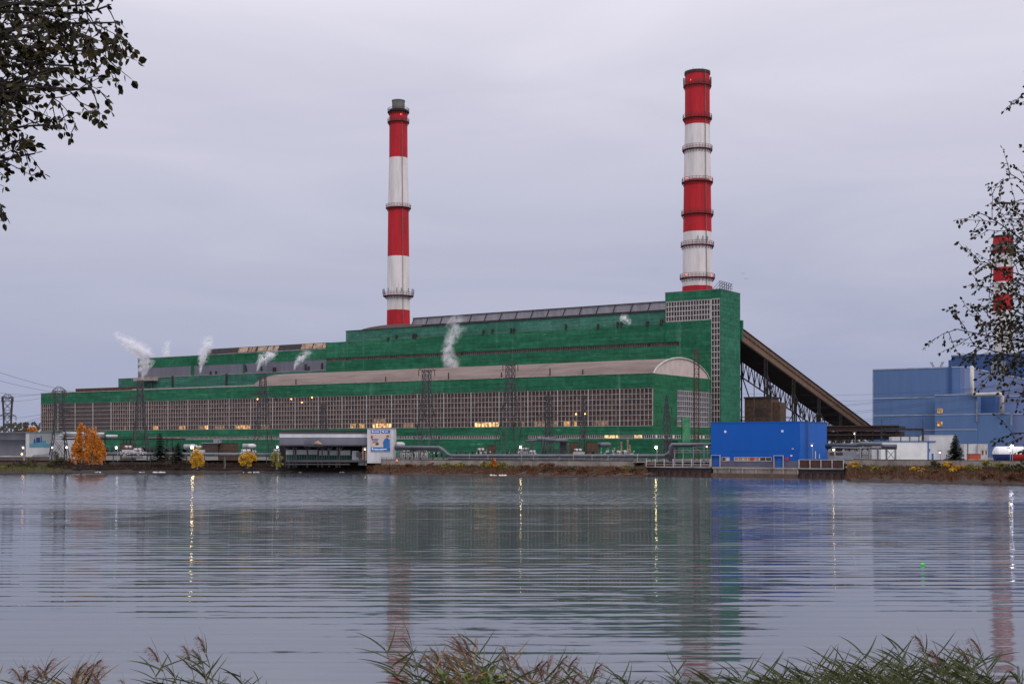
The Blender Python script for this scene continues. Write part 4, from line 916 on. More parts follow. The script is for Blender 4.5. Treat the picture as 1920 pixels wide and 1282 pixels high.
# ---------------------------------------------------------------- yard equipment
def thing_box(name, label, cat, group, Y, parts):
    (px, py) = parts[0][1][0][0], parts[0][1][0][3]
    p = at(px, py, Y); th = Thing(name, p.x, Y, G, label, cat, False, group)
    for nm, qs, mat in parts:
        a = MB()
        for q_ in qs: bx(a, q_[0], q_[1], Y + q_[4], Y + q_[5], q_[2], q_[3], Y)
        th.part(nm, a, M[mat])
    return th
GY = lambda Y: HOR + (EYE - G) / Y * F      # photo row of the yard surface at depth Y
def pipeline(name, pts, r, label, posts=True, mat='pipe', Yoff=0, group=None):
    p0 = pts[0]; th = Thing(name, p0[0], p0[1], G, label, 'pipe', False, group)
    th.part('pipe', MB().tube(pts, r, 10), M[mat], None, True)
    if posts:
        a = MB()
        for u, v in zip(pts, pts[1:]):
            u, v = Vector(u), Vector(v); L_ = (v - u).length; k = int(L_ / 5)
            for i in range(k):
                q_ = u.lerp(v, (i + .5) / k)
                if q_.z - r > G + .3: a.box(q_.x - .12, q_.x + .12, q_.y - .12, q_.y + .12, G - 1, q_.z - r)
        if a.v: th.part('support', a, M['mast'])
    return th
def A(px, py, Y): return tuple(at(px, py, Y))
pipeline('pipeline', [A(740, 838.5, 376), A(824, 839, 372), A(829, 842, 371), A(840, 852, 369.5), A(846, 854.5, 369), A(1000, 854.5, 364), A(1150, 854.5, 358), A(1245, 854.5, 356), A(1252, 851, 355), A(1257, 846, 355)], .5, 'long grey pipeline dropping in a bend and running on behind the river wall')
pipeline('pipeline', [A(741, 842, 378), A(760, 842, 376), A(822, 842.6, 374)], .3, 'thin upper pipe under the raised grey pipeline right of the poster block', True)
pipeline('pipeline', [A(195, 850.5, 386), A(300, 851, 386), A(400, 851.5, 385), A(520, 852, 384)], .5, 'grey pipeline behind the orange birches and golden trees')
pipeline('pipeline', [A(840, 860, 364), A(1000, 860.3, 360), A(1215, 860.5, 353)], .22, 'thin grey pipe lying low along the top of the river wall')
pipeline('pipe_bend', [A(1257, 872, 350), A(1257, 836, 350), A(1260, 833.5, 350), A(1340, 833.5, 352)], .5, 'upright grey pipe turning over the rack left of the vivid blue pump house', False)
a = MB()
for px in (1265, 1281, 1300, 1320):
    x = xz(px, 351); a.box(x - .15, x + .15, 350.8, 351.1, QZ, EYE + (HOR - 834.5) / F * 351)
for py in (837, 844, 848): a.bar(A(1262, py, 351), A(1334, py, 351), .2)
for px in (1265, 1281, 1300): a.bar(A(px, 836, 351), A(px + 16, 848, 351), .14)
single('pipe_rack', a, M['grey_metal'], A(1262, 872, 351)[:2] + (QZ,), 'light steel rack carrying pipes, left of the vivid blue pump house', 'pipe rack')
# right-hand pipe bridge
th = Thing('pipe_bridge', *A(1600, 860, 330)[:2], G, 'grey pipe bridge on braced legs in front of the white shed at the right', 'pipe rack', False)
th.part('pipe', MB().tube([A(1548, 835, 334), A(1606, 834.5, 330), A(1612, 832, 329), A(1652, 832.5, 326), A(1655, 836, 326), A(1682, 836.5, 325)], .55, 10), M['pipe'], None, True)
th.part('lower_pipe', MB().tube([A(1548, 839, 335), A(1680, 840, 326)], .35, 8), M['pipe'], None, True)
a = MB()
for px in (1565, 1613, 1630, 1646, 1662, 1679): x = xz(px, 328); a.box(x - .2, x + .2, 327.8, 328.2, G, EYE + (HOR - 838) / F * 328)
for u, v in ((1662, 1679), (1613, 1630)): a.bar(A(u, 842, 328), A(v, 862, 328), .14); a.bar(A(v, 842, 328), A(u, 862, 328), .14)
a.bar(A(1560, 838, 328), A(1682, 841, 328), .25)
th.part('leg', a, M['grey_metal'])
thing_box('pump_cabin', 'low grey cabin under the pipe bridge right of the vivid blue pump house', 'cabin', None, 345, [('wall', [(1552, 1606, 846, 864, 0, 5)], 'grey_wall'), ('window', [(1556, 1580, 848, 853, -.1, 0)], 'glass'), ('pale_panel', [(1566, 1600, 854, 862, -.2, -.02)], 'grey_metal')])
thing_box('white_shed', 'plain white shed with a blue edge strip in front of the slate blue power house', 'shed', None, 385, [('wall', [(1652, 1739, 828, 864, 0, 10)], 'wh_bright'), ('side_bay', [(1741.5, 1754, 828, 864, .1, 10)], 'wh_wall'), ('blue_strip', [(1739, 1741.5, 828, 864, -.1, 10)], 'poster_blue'), ('roof_edge', [(1651.5, 1755, 826.3, 828, -.2, 10)], 'poster_blue'), ('door', [(1747, 1750.5, 850, 861, 0, .08)], 'poster_blue'), ('notice', [(1742.8, 1744, 841, 846, 0, .08)], 'navy')])
thing_box('cooling_unit', 'row of pale cooling boxes behind the roof of the white shed', 'cooling unit', None, 410, [('box', [(1672, 1688, 818.5, 828, 0, 3), (1690, 1705, 818.5, 828, 0, 3), (1707, 1722, 818.5, 828, 0, 3), (1724, 1741, 818, 828, 0, 3)], 'wh_wall'), ('divider', [(1688, 1690, 817, 828, .1, 3), (1705, 1707, 817, 828, .1, 3), (1722, 1724, 817, 828, .1, 3)], 'dark'), ('base', [(1672, 1741, 828.001, 866, 0, 3)], 'grey_wall')])
thing_box('tall_container', 'tall pale grey block behind the dark spruce at the right', 'container', None, 400, [('wall', [(1742, 1792, 816, 866, 0, 8)], 'wh_wall'), ('roof_edge', [(1742, 1792, 815, 816, -.1, 8)], 'trim')])
thing_box('container', 'pale grey container right of the dark spruce', 'container', 'pale containers by the spruce', 392, [('box', [(1808, 1833, 832, 862, 0, 6)], 'wh_wall'), ('post', [(1814, 1815, 831, 862, -.2, 0)], 'mast')])
thing_box('container', 'dirty white container left of the striped tank', 'container', 'pale containers by the spruce', 391, [('box', [(1834, 1852, 832, 862, 0, 6)], 'frame_w'), ('red_mark', [(1841, 1844, 844, 852, -.1, 0), (1848, 1850, 844, 852, -.1, 0)], 'ring')])
thing_box('orange_container', 'small orange red container on the ground right of the dark spruce', 'container', None, 375, [('box', [(1818.5, 1839, 851.5, 861, 0, 2.6)], 'orange_c'), ('lid', [(1818, 1839.5, 850.5, 851.4, -.1, 2.7)], 'ring')])
# striped tank
x0_, x1_ = xz(1868, 345), xz(1917, 345); zc_ = EYE + (HOR - 851) / F * 345; r_ = 2.05
tk = Thing('storage_tank', (x0_ + x1_) / 2, 345, G, 'horizontal tank painted white, blue and red at the right edge under a lamp', 'tank', False)
def htank(th, x0, x1, Y, zc, r, mats):
    a = MB(); n_ = 32; xs_ = [(x0 - .9, .05), (x0 - .7, r * .55), (x0 - .3, r * .88), (x0, r), (x1 - 3.2, r), (x1, r), (x1 + .3, r * .88), (x1 + .7, r * .55), (x1 + .9, .05)]
    for (xa, ra_), (xb, rb) in zip(xs_, xs_[1:]):
        for j in range(n_):
            t0, t1 = 2 * math.pi * j / n_, 2 * math.pi * (j + 1) / n_; mi = 0 if math.sin((t0 + t1) / 2) > -.05 or len(mats) == 1 else (2 if xa >= x1 - 3.3 else 1)
            a.poly([(xa, Y - ra_ * math.cos(t0), zc + ra_ * math.sin(t0)), (xb, Y - rb * math.cos(t0), zc + rb * math.sin(t0)), (xb, Y - rb * math.cos(t1), zc + rb * math.sin(t1)), (xa, Y - ra_ * math.cos(t1), zc + ra_ * math.sin(t1))], mi)
    return th.part('tank_body', a, mats)
htank(tk, x0_, x1_, 345, zc_, r_, [M['wh_bright'], M['navy'], M['red_p']])
tk.part('saddle', MB().box(x0_ + .8, x0_ + 1.3, 343.5, 346.5, G - .5, zc_ - 1).box(x1_ - 1.3, x1_ - .8, 343.5, 346.5, G - .5, zc_ - 1), M['dark'])
for i, (px0, px1, py, Y_, lb) in enumerate(((1124, 1143, 833.5, 385, 'grey horizontal tank on a braced stand before the turbine hall, near its right corner'), (743, 756, 833, 382, 'white horizontal tank standing on the block right of the poster'), (465, 477, 836, 392, 'white horizontal tank above the golden bush at the left'), (355, 367, 837, 392, 'small white tank behind the small orange tree'))):
    x0_, x1_ = xz(px0 + 2, Y_), xz(px1 - 2, Y_); zc_ = EYE + (HOR - py) / F * Y_; t_ = Thing('oil_tank', (x0_ + x1_) / 2, Y_, G, lb, 'tank', False, 'small horizontal tanks in the yard')
    htank(t_, x0_, x1_, Y_, zc_, .72, [M['pipe' if i == 0 else 'wh_wall']])
    a = MB()
    for x in (x0_ + .2, x1_ - .2): a.box(x - .1, x + .1, Y_ - .3, Y_ + .3, G, zc_ - .6); 
    a.bar((x0_, Y_, G + .3), (x1_, Y_, zc_ - .7), .12); t_.part('stand', a, M['grey_metal'])
# transformers, each a body with radiators, conservator and bushings
def transformer(px, Y_, w_, h_, lb, mat='frame_w'):
    X_ = xz(px, Y_); t_ = Thing('transformer', X_, Y_, G, lb, 'transformer', False, 'transformers in front of the hall'); z0 = G + .6
    t_.part('body', MB().box(X_ - w_ / 2, X_ + w_ / 2, Y_, Y_ + 2.5, z0, z0 + h_ * .6), M[mat])
    a = MB()
    for i in range(7): x = X_ - w_ / 2 + (i + .3) * w_ / 7; a.box(x, x + .22, Y_ - .7, Y_ - .02, z0 + .2, z0 + h_ * .55)
    t_.part('radiator', a, M['wh_wall'])
    t_.part('conservator', MB().tube([(X_ - w_ * .4, Y_ + 1.2, z0 + h_ * .8), (X_ + w_ * .25, Y_ + 1.2, z0 + h_ * .8)], .4, 8), M['wh_wall'])
    for k in (-.3, 0, .3): t_.part('bushing', MB().tube([(X_ + k * w_, Y_ + .8, z0 + h_ * .6), (X_ + k * w_ - .2, Y_ + .6, z0 + h_)], [.16, .08], 6), M['rust'])
for args in ((903, 392, 3.4, 3.4, 'pale transformer with upright fins at the left of the row before the turbine hall'), (984, 392, 4.6, 3.6, 'white transformer between the large lattice tower and the grey pipe portal'), (1000, 388, 3, 2.6, 'small white transformer close against the grey pipe portal'),
             (1086, 392, 3.6, 3.2, 'dull transformer right of the grey pipe portal'), (1160, 388, 4.4, 2.4, 'low white transformer near the right corner of the turbine hall'), (1177, 388, 3.6, 2.6, 'low pale transformer just left of the hall corner lamp'),
             (762, 384, 4, 3, 'white transformer between the poster block and the large lattice tower'), (790, 384, 4, 3.2, 'white transformer under the raised pipeline behind the lattice tower'), (462, 386, 4.4, 3, 'white transformer behind the golden bush'), (240, 388, 3.6, 4.4, 'white transformer at the foot of the left lattice tower'), (258, 388, 4, 3.4, 'white transformer between lattice tower legs at the left'), (372, 390, 3.2, 4.4, 'white transformer behind the small orange tree'), (520, 392, 3.4, 3, 'dull transformer left of the grey shed')): transformer(*args)
for px0, px1, py, Y_, lb in ((913, 930, 835, 396, 'brown concrete firewall left of the large right lattice tower'), (1100, 1122, 829, 396, 'brown concrete firewall left of the grey horizontal tank'), (1068, 1084, 829, 398, 'brown firewall right of the grey pipe portal'), (409, 443, 831, 394, 'brown block with a dark glazed end near the golden bush'), (225, 250, 832, 396, 'brown low block behind the left lattice tower')):
    thing_box('firewall', lb, 'wall', 'brown blocks in the yard', Y_, [('wall', [(px0, px1, py, 866, 0, 3)], 'beige' if 0 else 'brick'), ('coping', [(px0 - .3, px1 + .3, py - .8, py - .01, -.1, 3.1)], 'dark')])
thing_box('glazed_cabin', 'dark glazed cabin with rooftop boxes left of the brown block', 'cabin', None, 392, [('wall', [(380, 408, 831, 848, 0, 4)], 'glass'), ('roof_box', [(400, 408, 824, 830, 0, 2), (410, 413, 825, 830, 0, 2)], 'grey_metal'), ('roof', [(378, 412, 829.5, 831, -.3, 4.2)], 'grey_metal')])
# pipe portal
pg = Thing('pipe_portal', *A(1037, 860, 390)[:2], G, 'grey portal of thick vertical and horizontal pipes before the middle of the turbine hall', 'pipe rack', False)
a = MB()
for px in (1017, 1022): a.tube([A(px, 862, 390), A(px, 823 + (px - 1017) * .4, 390), A(px + 3, 822, 391), A(px + 20, 822, 392)], .45, 8)
a.tube([A(984, 826.5, 391), A(1060, 824, 391)], .35, 8).tube([A(1022, 825, 390), A(1066, 826, 390)], .5, 8); pg.part('pipe', a, M['pipe'], None, True)
a = MB()
for px, py in ((995, 827), (998, 827), (1034, 826), (1049, 827), (1063, 827)): x = xz(px, 390); a.box(x - .2, x + .2, 389.8, 390.2, G, EYE + (HOR - py) / F * 390)
bx(a, 1050, 1062, 391, 394, 828, 862); pg.part('frame', a, M['mast'])
pg.part('fan', MB().tube([A(1008, 823, 389), A(1014, 823, 389)], .7, 10).tube([A(1009, 827, 390), A(1009, 820, 390)], .4, 8), M['pipe'])
# dark trestle at left and its cabins
tr = Thing('pipe_trestle', *A(270, 850, 400)[:2], G, 'long dark pipe trestle in front of the left part of the turbine hall', 'pipe rack', False)
a = MB(); bx(a, 115, 345, 400, 402, 821.5, 824.5); tr.part('deck', a, M['dark'])
a = MB(); a.tube([A(118, 812, 400), A(195, 813, 400)], .45, 8); a.tube([A(112, 817, 401), A(220, 817.5, 401)], .5, 8); tr.part('pipe', a, M['wh_wall'], None, True)
a = MB()
for px in (120, 150, 196, 230, 236, 243, 312, 322): bx(a, px, px + 1.6, 400, 400.4, 812 if px < 200 else 824, 866)
tr.part('leg', a, M['dark'])
a = MB()
for i in range(60):
    px = R.uniform(196, 350); bx(a, px, px + R.uniform(1, 5), 398, 399, 845 - R.uniform(0, 8), 848)
for i in range(90):
    px = R.uniform(740, 1240); w_ = R.uniform(.6, 4); bx(a, px, px + w_, 384, 385.5, 851 - R.uniform(1, 7), 856)
single('switchgear_clutter', a, M['mast'], A(600, 860, 385)[:2] + (G,), 'low dark switchgear and fittings scattered through the yard', 'switchgear', kind='stuff')
a = MB()
for i in range(110):
    px = R.choice([R.uniform(742, 830), R.uniform(890, 1010), R.uniform(1125, 1190), R.uniform(225, 275), R.uniform(450, 480)]); w_ = R.uniform(.5, 2.5); y_ = R.uniform(842, 852); bx(a, px, px + w_, 383.2, 383.8, y_, y_ + R.uniform(.8, 3))
single('white_fittings', a, M['wh_wall'], A(700, 860, 383)[:2] + (G,), 'small white insulators and fittings among the transformers', 'fittings', kind='stuff')
for px, h, Y_ in ((1152, 840, 386), (1165, 828, 386), (1177, 825, 386), (1181, 834, 386)):
    X_ = xz(px, Y_); z1_ = EYE + (HOR - h) / F * Y_; t_ = Thing('insulator_post', X_, Y_, G, {1152: 'short ribbed insulator post, leftmost near the hall corner', 1165: 'ribbed insulator post with an orange tip near the hall corner', 1177: 'tallest ribbed insulator post near the hall corner', 1181: 'thin insulator post just right of the tallest one'}[px], 'insulator', False, 'insulator posts near the hall corner')
    pr = []; z = G + 2.4
    while z < z1_: pr += [(.18, z), (.32, z + .12), (.18, z + .24)]; z += .3
    t_.part('insulator', MB().lathe(X_, Y_, pr, 8), M['beige']); t_.part('stand', MB().box(X_ - .2, X_ + .2, Y_ - .2, Y_ + .2, G, G + 2.4), M['grey_metal'])

# ---------------------------------------------------------------- lattice pylons
def pylon(px, Y_, py_top, py_base, wtop, wneck, pyarm, warm, wbase, label, arms=(), w=.2, name='lattice_pylon', rot=.5, mat='mast'):
    X_ = xz(px, Y_); zb = max(G, EYE + (HOR - py_base) / F * Y_) if py_base else G; Z_ = lambda py: EYE + (HOR - py) / F * Y_; m_ = Y_ / F
    t_ = Thing(name, X_, Y_, zb, label, 'pylon', False, 'lattice pylons around the power station')
    prof = [(zb, wbase * m_ / 2), (Z_(pyarm + (860 - pyarm) * .48), (wbase * .42 + warm * .3) * m_ / 2), (Z_(pyarm), warm * m_ / 2), (Z_(py_top), wtop * m_ / 2)]
    def hw(z):
        for (a, wa), (b, wb) in zip(prof, prof[1:]):
            if z <= b: return wa + (wb - wa) * (z - a) / (b - a)
        return prof[-1][1]
    zs = [zb]
    while zs[-1] < Z_(py_top) - .8: zs.append(min(Z_(py_top), zs[-1] + max(2.0, hw(zs[-1]) * 2.3)))
    a = MB(); cs, sn = math.cos(rot), math.sin(rot)
    def cn(z, i):
        h = hw(z); x, y = [(-h, -h), (h, -h), (h, h), (-h, h)][i % 4]; return (X_ + x * cs - y * sn, Y_ + x * sn + y * cs, z)
    for z0, z1_ in zip(zs, zs[1:]):
        for i in range(4):
            a.bar(cn(z0, i), cn(z1_, i), w * 1.25); a.bar(cn(z0, i), cn(z1_, i + 1), w * .65); a.bar(cn(z0, i + 1), cn(z1_, i), w * .65); a.bar(cn(z1_, i), cn(z1_, i + 1), w * .6)
    t_.part('lattice_body', a, M[mat])
    for py, hwid in arms:
        a = MB(); z = Z_(py); h = hw(z); L_ = hwid * m_
        for sg in (-1, 1):
            tip = (X_ + sg * L_ , Y_ , z + .3)
            for dy in (-h, h): a.bar((X_, Y_ + dy, z), tip, w * .8); a.bar((X_, Y_ + dy, z + 1.6), tip, w * .7)
            for k in (.3, .55, .8): a.bar((X_ + sg * L_ * k, Y_, z + .2), (X_ + sg * L_ * (k - .12), Y_, z + 1.5 * (1 - k)), w * .6)
        ar = t_.part('crossarm', a, M[mat])
        a = MB()
        for sg in (-1, 1):
            x = X_ + sg * L_; a.tube([(x, Y_, z + .2), (x, Y_, z - 1.6)], .13, 6)
        t_.part('insulator_string', a, M['rust'], ar)
    return t_
PY = [(14, 520, 745, None, 17, 0, 782, 13, 21, 'small lattice pylon at the far left edge against the sky', ((781, 16), (746, 11)), .3),
 (111, 400, 733, None, 17, 0, 770, 14, 34, 'lattice pylon left of the orange birches, before the left end of the green hall', ((772, 20), (734, 13)), .22),
 (263, 396, 713, None, 9, 0, 747, 10, 34, 'lattice pylon topped by a pale plate, between the orange birches and the dark spruces', ((749, 22),), .22),
 (493, 400, 703, None, 9, 0, 742, 12, 38, 'lattice pylon between the golden bush and the grey shed', ((742, 24),), .18),
 (607, 412, 756, None, 6, 0, 795, 9, 18, 'smaller lattice pylon behind the roof of the grey shed', ((797, 20),), .18),
 (800, 382, 694, None, 13, 0, 735, 12, 50, 'large lattice pylon right of the poster block', ((735, 24), (695, 15)), .19),
 (957, 374, 684, None, 13, 0, 729, 13, 56, 'largest lattice pylon, before the brightly lit window of the hall', ((729, 30), (685, 14)), .19),
 (1029, 402, 739, None, 6, 0, 782, 10, 17, 'dark narrow lattice pylon above the grey pipe portal', ((781, 20),), .2),
 (1094, 398, 738, None, 3, 0, 785, 8, 18, 'slim lattice pylon between the pipe portal and the grey tank', ((786, 22),), .16),
 (1250, 390, 739, None, 1.5, 0, 787, 9, 22, 'pointed lattice pylon before the corner of the green hall', ((765, 9), (788, 17)), .16)]
for p in PY: pylon(*p[:11], w=p[11] * .8)
a = MB(); x = xz(261, 396); a.box(x - 1.6, x + 3.9, 395.3, 396.2, EYE + (HOR - 714.5) / F * 396, EYE + (HOR - 708.5) / F * 396)
# pale plate on the roof tier behind the pylon head
th = Thing('roof_box', sat(262, T - 3), T - 3, 31.6, 'long pale box on the roof edge behind the head of the left lattice pylon', 'roof box')
s0_, s1_ = sat(253, T - 4), sat(286, T - 4); zq_ = EYE + (HOR - 714.5) / F * PW(s0_, T - 4).y
th.part('box', MB().box(s0_, s1_, T - 5, T - .5, zq_ , zq_ + 1.6), M['frame']); th.part('leg', MB().box(s0_ + 1, s0_ + 1.4, T - 3, T - 2.6, 31.5, zq_).box(s1_ - 1.4, s1_ - 1, T - 3, T - 2.6, 31.5, zq_), M['dark'])
# slender mast against the end wall
X_ = xz(1306, 408); t_ = Thing('lattice_mast', X_, 408, G, 'slender tall lattice mast standing against the end wall of the green hall', 'mast', False)
a = MB(); zt_ = EYE + (HOR - 660) / F * 408; z = G; k = 0
cr = [(-.75, -.75), (.75, -.75), (.75, .75), (-.75, .75)]
while z < zt_:
    for i in range(4):
        (x0, y0), (x1, y1) = cr[i], cr[(i + 1) % 4]; sc_ = 1
        a.bar((X_ + x0, 408 + y0, z), (X_ + x0, 408 + y0, z + 1.6), .17); a.bar((X_ + x0, 408 + y0, z), (X_ + x1, 408 + y1, z + 1.6), .11); a.bar((X_ + x0, 408 + y0, z + 1.6), (X_ + x1, 408 + y1, z + 1.6), .1)
    z += 1.6
t_.part('lattice_body', a, M['rust'])
X_ = xz(1333, 404); t_ = Thing('lattice_mast', X_, 404, G, 'grey lattice mast rising beside the glazed stair strip of the corner tower', 'mast', False)
a = MB(); z = G; zt_ = EYE + (HOR - 742) / F * 404
while z < zt_:
    for dx in (-.6, .6): a.bar((X_ + dx, 404, z), (X_ + dx, 404, z + 1.5), .14)
    a.bar((X_ - .6, 404, z), (X_ + .6, 404, z + 1.5), .1); a.bar((X_ + .6, 404, z), (X_ - .6, 404, z + 1.5), .1); z += 1.5
t_.part('lattice_body', a, M['mast'])
for px, Yq, yt_, lb in ((1414, 440, 717, 'thin dark pole under the conveyor gallery beside the brick block'), (1505, 430, 768, 'thin pole seen under the conveyor behind the vivid blue pump house'), (1447, 440, 722, 'thin grey pole between two conveyor trestles')):
    X_ = xz(px, Yq); a = MB().bar((X_, Yq, G), (X_, Yq, EYE + (HOR - yt_) / F * Yq), .22).bar((X_ - 1, Yq, EYE + (HOR - yt_ - 3) / F * Yq), (X_ + 1, Yq, EYE + (HOR - yt_ - 3) / F * Yq), .14)
    single('pole', a, M['mast'], (X_, Yq, G), lb, 'pole', group='thin poles under the conveyor')
# roof-top gantry frame of the little switchyard portal before the white shed
for px in (1652, 1730):
    Y_ = 395; X_ = xz(px, Y_)
gt = Thing('busbar_gantry', *A(1691, 860, 395)[:2], G, 'dark steel gantry with two pointed masts behind the white shed', 'gantry', False)
a = MB()
for px in (1652.5, 1730): a.bar(A(px, 862, 395), A(px + .5, 803, 395), .5); a.bar(A(px + .5, 803, 395), A(px + .5, 787, 395), .12)
a.bar(A(1652, 804, 395), A(1731, 804, 395), .45); a.bar(A(1652, 806, 395), A(1731, 806, 395), .2)
for i in range(13): a.bar(A(1653 + i * 6, 806, 395), A(1656 + i * 6, 804, 395), .14)
gt.part('frame', a, M['dark'])

# ---------------------------------------------------------------- power lines
def wire(p, q, sag, label, r=.05):
    p, q = Vector(p), Vector(q); pts = []
    for i in range(25):
        u = i / 24; v = p.lerp(q, u); v.z -= 4 * sag * u * (1 - u); pts.append(v)
    a = MB().tube(pts, r, 4); single('power_line', a, M['mast'], tuple(p), label, 'power line', group='overhead power lines')
LB = 'thin power line sagging across the sky at the left edge'
for k, (y0, Ya, tx, ty) in enumerate(((640, 330, 250, 745), (652, 340, 111, 735), (690, 345, 120, 735), (700, 350, 104, 734), (735, 380, 20, 782), (781, 400, 100, 773), (744, 330, 98, 772), (780, 380, 124, 773), (786, 370, 241, 750), (612, 300, 285, 750))):
    wire(A(-260, y0 - 26, Ya), A(tx, ty, 398), 5 + k % 3, ['uppermost but one', 'second', 'third', 'fourth', 'fifth', 'eighth', 'sixth', 'seventh', 'ninth', 'uppermost'][k] + ' of the thin power lines sagging in from the left edge')
for k, (tx, ty, Yt, sx_, sy_, Ys) in enumerate(((287, 748, 396, 469, 742, 400), (517, 742, 400, 776, 735, 382), (824, 735, 382, 927, 729, 374))):
    wire(A(tx, ty, Yt), A(sx_, sy_, Ys), 3.2, 'power line strung between ' + ('the left and the second large lattice pylons', 'the lattice pylons beside the grey shed', 'the two largest lattice pylons')[k] + ', before the green wall')
for k, (y0, y1) in enumerate(((755, 700), (757, 703), (768, 716), (771, 720), (782, 738), (786, 741), (720, 716), (732, 726))):
    wire(A(1360, y0 + 16, 520), A(2050, y1 - 12, 380), 3, ['third', 'fourth', 'fifth', 'sixth', 'seventh', 'lowest', 'uppermost', 'second'][k] + ' of the fine power lines behind the conveyor and slate blue power house', .045)

# ---------------------------------------------------------------- lamps
def lamp(px, py, Y_, mat, label, r=.42, base=G, pole=True):
    r *= .62
    X_ = xz(px, Y_); z = EYE + (HOR - py) / F * Y_; t_ = Thing('street_lamp', X_, Y_, base, label, 'lamp', False, 'lit lamps along the far shore')
    if pole: t_.part('pole', MB().tube([(X_ + .3, Y_ + .3, base), (X_ + .3, Y_ + .3, z + .5), (X_, Y_, z + .6)], .09, 6), M['grey_metal'])
    hd = t_.part('lamp_head', MB().box(X_ - .5, X_ + .5, Y_ - .35, Y_ + .4, z + .42, z + .6), M['grey_metal'])
    t_.part('lamp_bulb', MB().lathe(X_, Y_, [(0, z - r), (r * .7, z - r * .7), (r, z), (r * .7, z + r * .7), (0, z + r)], 10), mat, hd)
lw, ly, lb_ = M['lamp_w'], M['lamp_y'], glow('lamp_faint', (1, .8, .55), 7)
ls_ = glow('lamp_small_cool', (.85, .85, 1), 6)
for a_ in ((125, 838.5, 376, ls_, 'cool white lamp at the right end of the white mural building', .45), (218, 839, 372, ls_, 'cool white lamp right of the tall orange birches', .55), (360, 838, 372, ly, 'bright bluish lamp above the small orange tree', .6), (520, 838, 370, ls_, 'cool lamp at the left end of the grey shed', .4),
           (43, 839, 380, lb_, 'warm lamp on the white building left of the mural', .4), (98, 839, 386, lb_, 'warm lamp at the right edge of the mural', .3), (976, 838, 344, ly, 'warm lamp among the white transformers in the middle', .36), (1230, 838.5, 342, ly, 'double warm lamp just left of the pipe rack by the hall corner', .5),
           (1325, 837, 340, lb_, 'small warm lamp above the pipe rack beside the pump house', .22), (1522, 835, 322, ls_, 'small cool lamp at the right side of the vivid blue pump house', .26), (1897, 836.5, 318, lw, 'bright white lamp above the striped tank', .6), (1563, 843, 322, ly, 'warm lamp under the pipe bridge right of the pump house', .24),
           (1893, 843, 316, ly, 'warm lamp in front of the striped tank', .3), (1602, 813, 400, lb_, 'faint lamp on the dark transfer gallery', .25), (1762, 848, 350, lb_, 'faint lamp before the tall pale block', .25), (684, 842, 376.5, lb_, 'warm lamp lighting the cabin at the right end of the grey shed', .3), (41, 851, 384, M['lamp_s'], 'low orange lamp on the ground before the grey door', .45)):
    lamp(*a_[:5], r=a_[5])
th = Thing('warning_light', *A(744, 863, 372)[:2], G, 'tiny red light on the river wall just right of the poster block', 'light', False)
th.part('bulb', MB().lathe(xz(744, 366), 366, [(0, 3.6), (.25, 3.8), (0, 4.05)], 6), M['beacon']); th.part('post', MB().box(xz(744, 366) - .05, xz(744, 366) + .05, 365.95, 366.05, 3, 3.6), M['dark'])

# ---------------------------------------------------------------- trees and shrubs of the far shore
def leafcloud(c, rx, ry, rz, n, size, shape, rnd, clumps=14):
    a = MB(); cl = []
    for i in range(clumps):
        while 1:
            u = Vector((rnd.uniform(-1, 1), rnd.uniform(-1, 1), rnd.uniform(-1, 1)))
            if u.length < 1 and shape(u): break
        cl.append((u, rnd.uniform(.12, .27)))
    k = 0
    while k < n:
        u, r = rnd.choice(cl); v = u + Vector([rnd.gauss(0, 1) for _ in range(3)]) * r * .55
        if not shape(v * .96): continue
        p = Vector((c[0] + v.x * rx, c[1] + v.y * ry, c[2] + v.z * rz)); q1 = Vector([rnd.gauss(0, 1) for _ in range(3)]).normalized(); q2 = q1.orthogonal().normalized(); q1 = q1.cross(q2)
        s_ = size * rnd.uniform(.6, 1.3); a.poly([p - q1 * s_ , p - q2 * s_ * .5, p + q1 * s_, p + q2 * s_ * .5]); k += 1
    return a
def tree(name, px, Y_, py_top, wpx, pyb, mat, label, n=2200, size=.32, form='oval', bark='bark_pale', group=None, cat='tree', zb=None):
    m_ = Y_ / F; X_ = xz(px, Y_); zb = zb if zb is not None else EYE + (HOR - pyb) * m_; H_ = (EYE + (HOR - py_top) * m_) - zb; t_ = Thing(name, X_, Y_, zb, label, cat, False, group); rnd = random.Random(int(px * 7 + py_top))
    if form == 'oval': shape = lambda v: (v.x ** 2 + v.y ** 2) < (1 - v.z) * (.68 + .34 * v.z if v.z < 0 else .68) * 1.1 + .02 and v.z > -1
    elif form == 'round': shape = lambda v: v.length < 1
    c = (X_, Y_, zb + H_ * .5)
    t_.part('crown', leafcloud(c, wpx * m_ / 2, wpx * m_ / 2, H_ * .5, n, size, shape, rnd, 40), M[mat])
    a = MB().tube([(X_, Y_, zb - .3), (X_ + .1, Y_, zb + H_ * .4), (X_, Y_, zb + H_ * .85)], [.22, .15, .05], 6)
    for i in range(14): z = zb + H_ * rnd.uniform(.15, .8); t = rnd.uniform(0, 6.3); l_ = wpx * m_ * .36 * (1 - (z - zb) / H_ * .8); a.bar((X_, Y_, z), (X_ + l_ * math.cos(t), Y_ + l_ * math.sin(t), z + l_ * .8), .07)
    t_.part('trunk', a, M[bark])
tree('birch_tree', 153, 372, 791, 30, 866, 'birch_leaf', 'tall orange birch, the left and slimmer of the pair', 3000, .3, 'oval')
tree('birch_tree', 174, 370, 795, 36, 868, 'birch_leaf', 'tall orange birch, the right and broader of the pair', 4200, .3, 'oval')
tree('birch_tree', 191, 369, 826, 18, 869, 'birch_leaf', 'low orange birch tucked at the right foot of the pair', 1400, .28, 'oval')
tree('birch_tree', 142, 371, 824, 20, 868, 'birch_leaf', 'low orange birch tucked at the left foot of the pair', 1400, .28, 'oval')
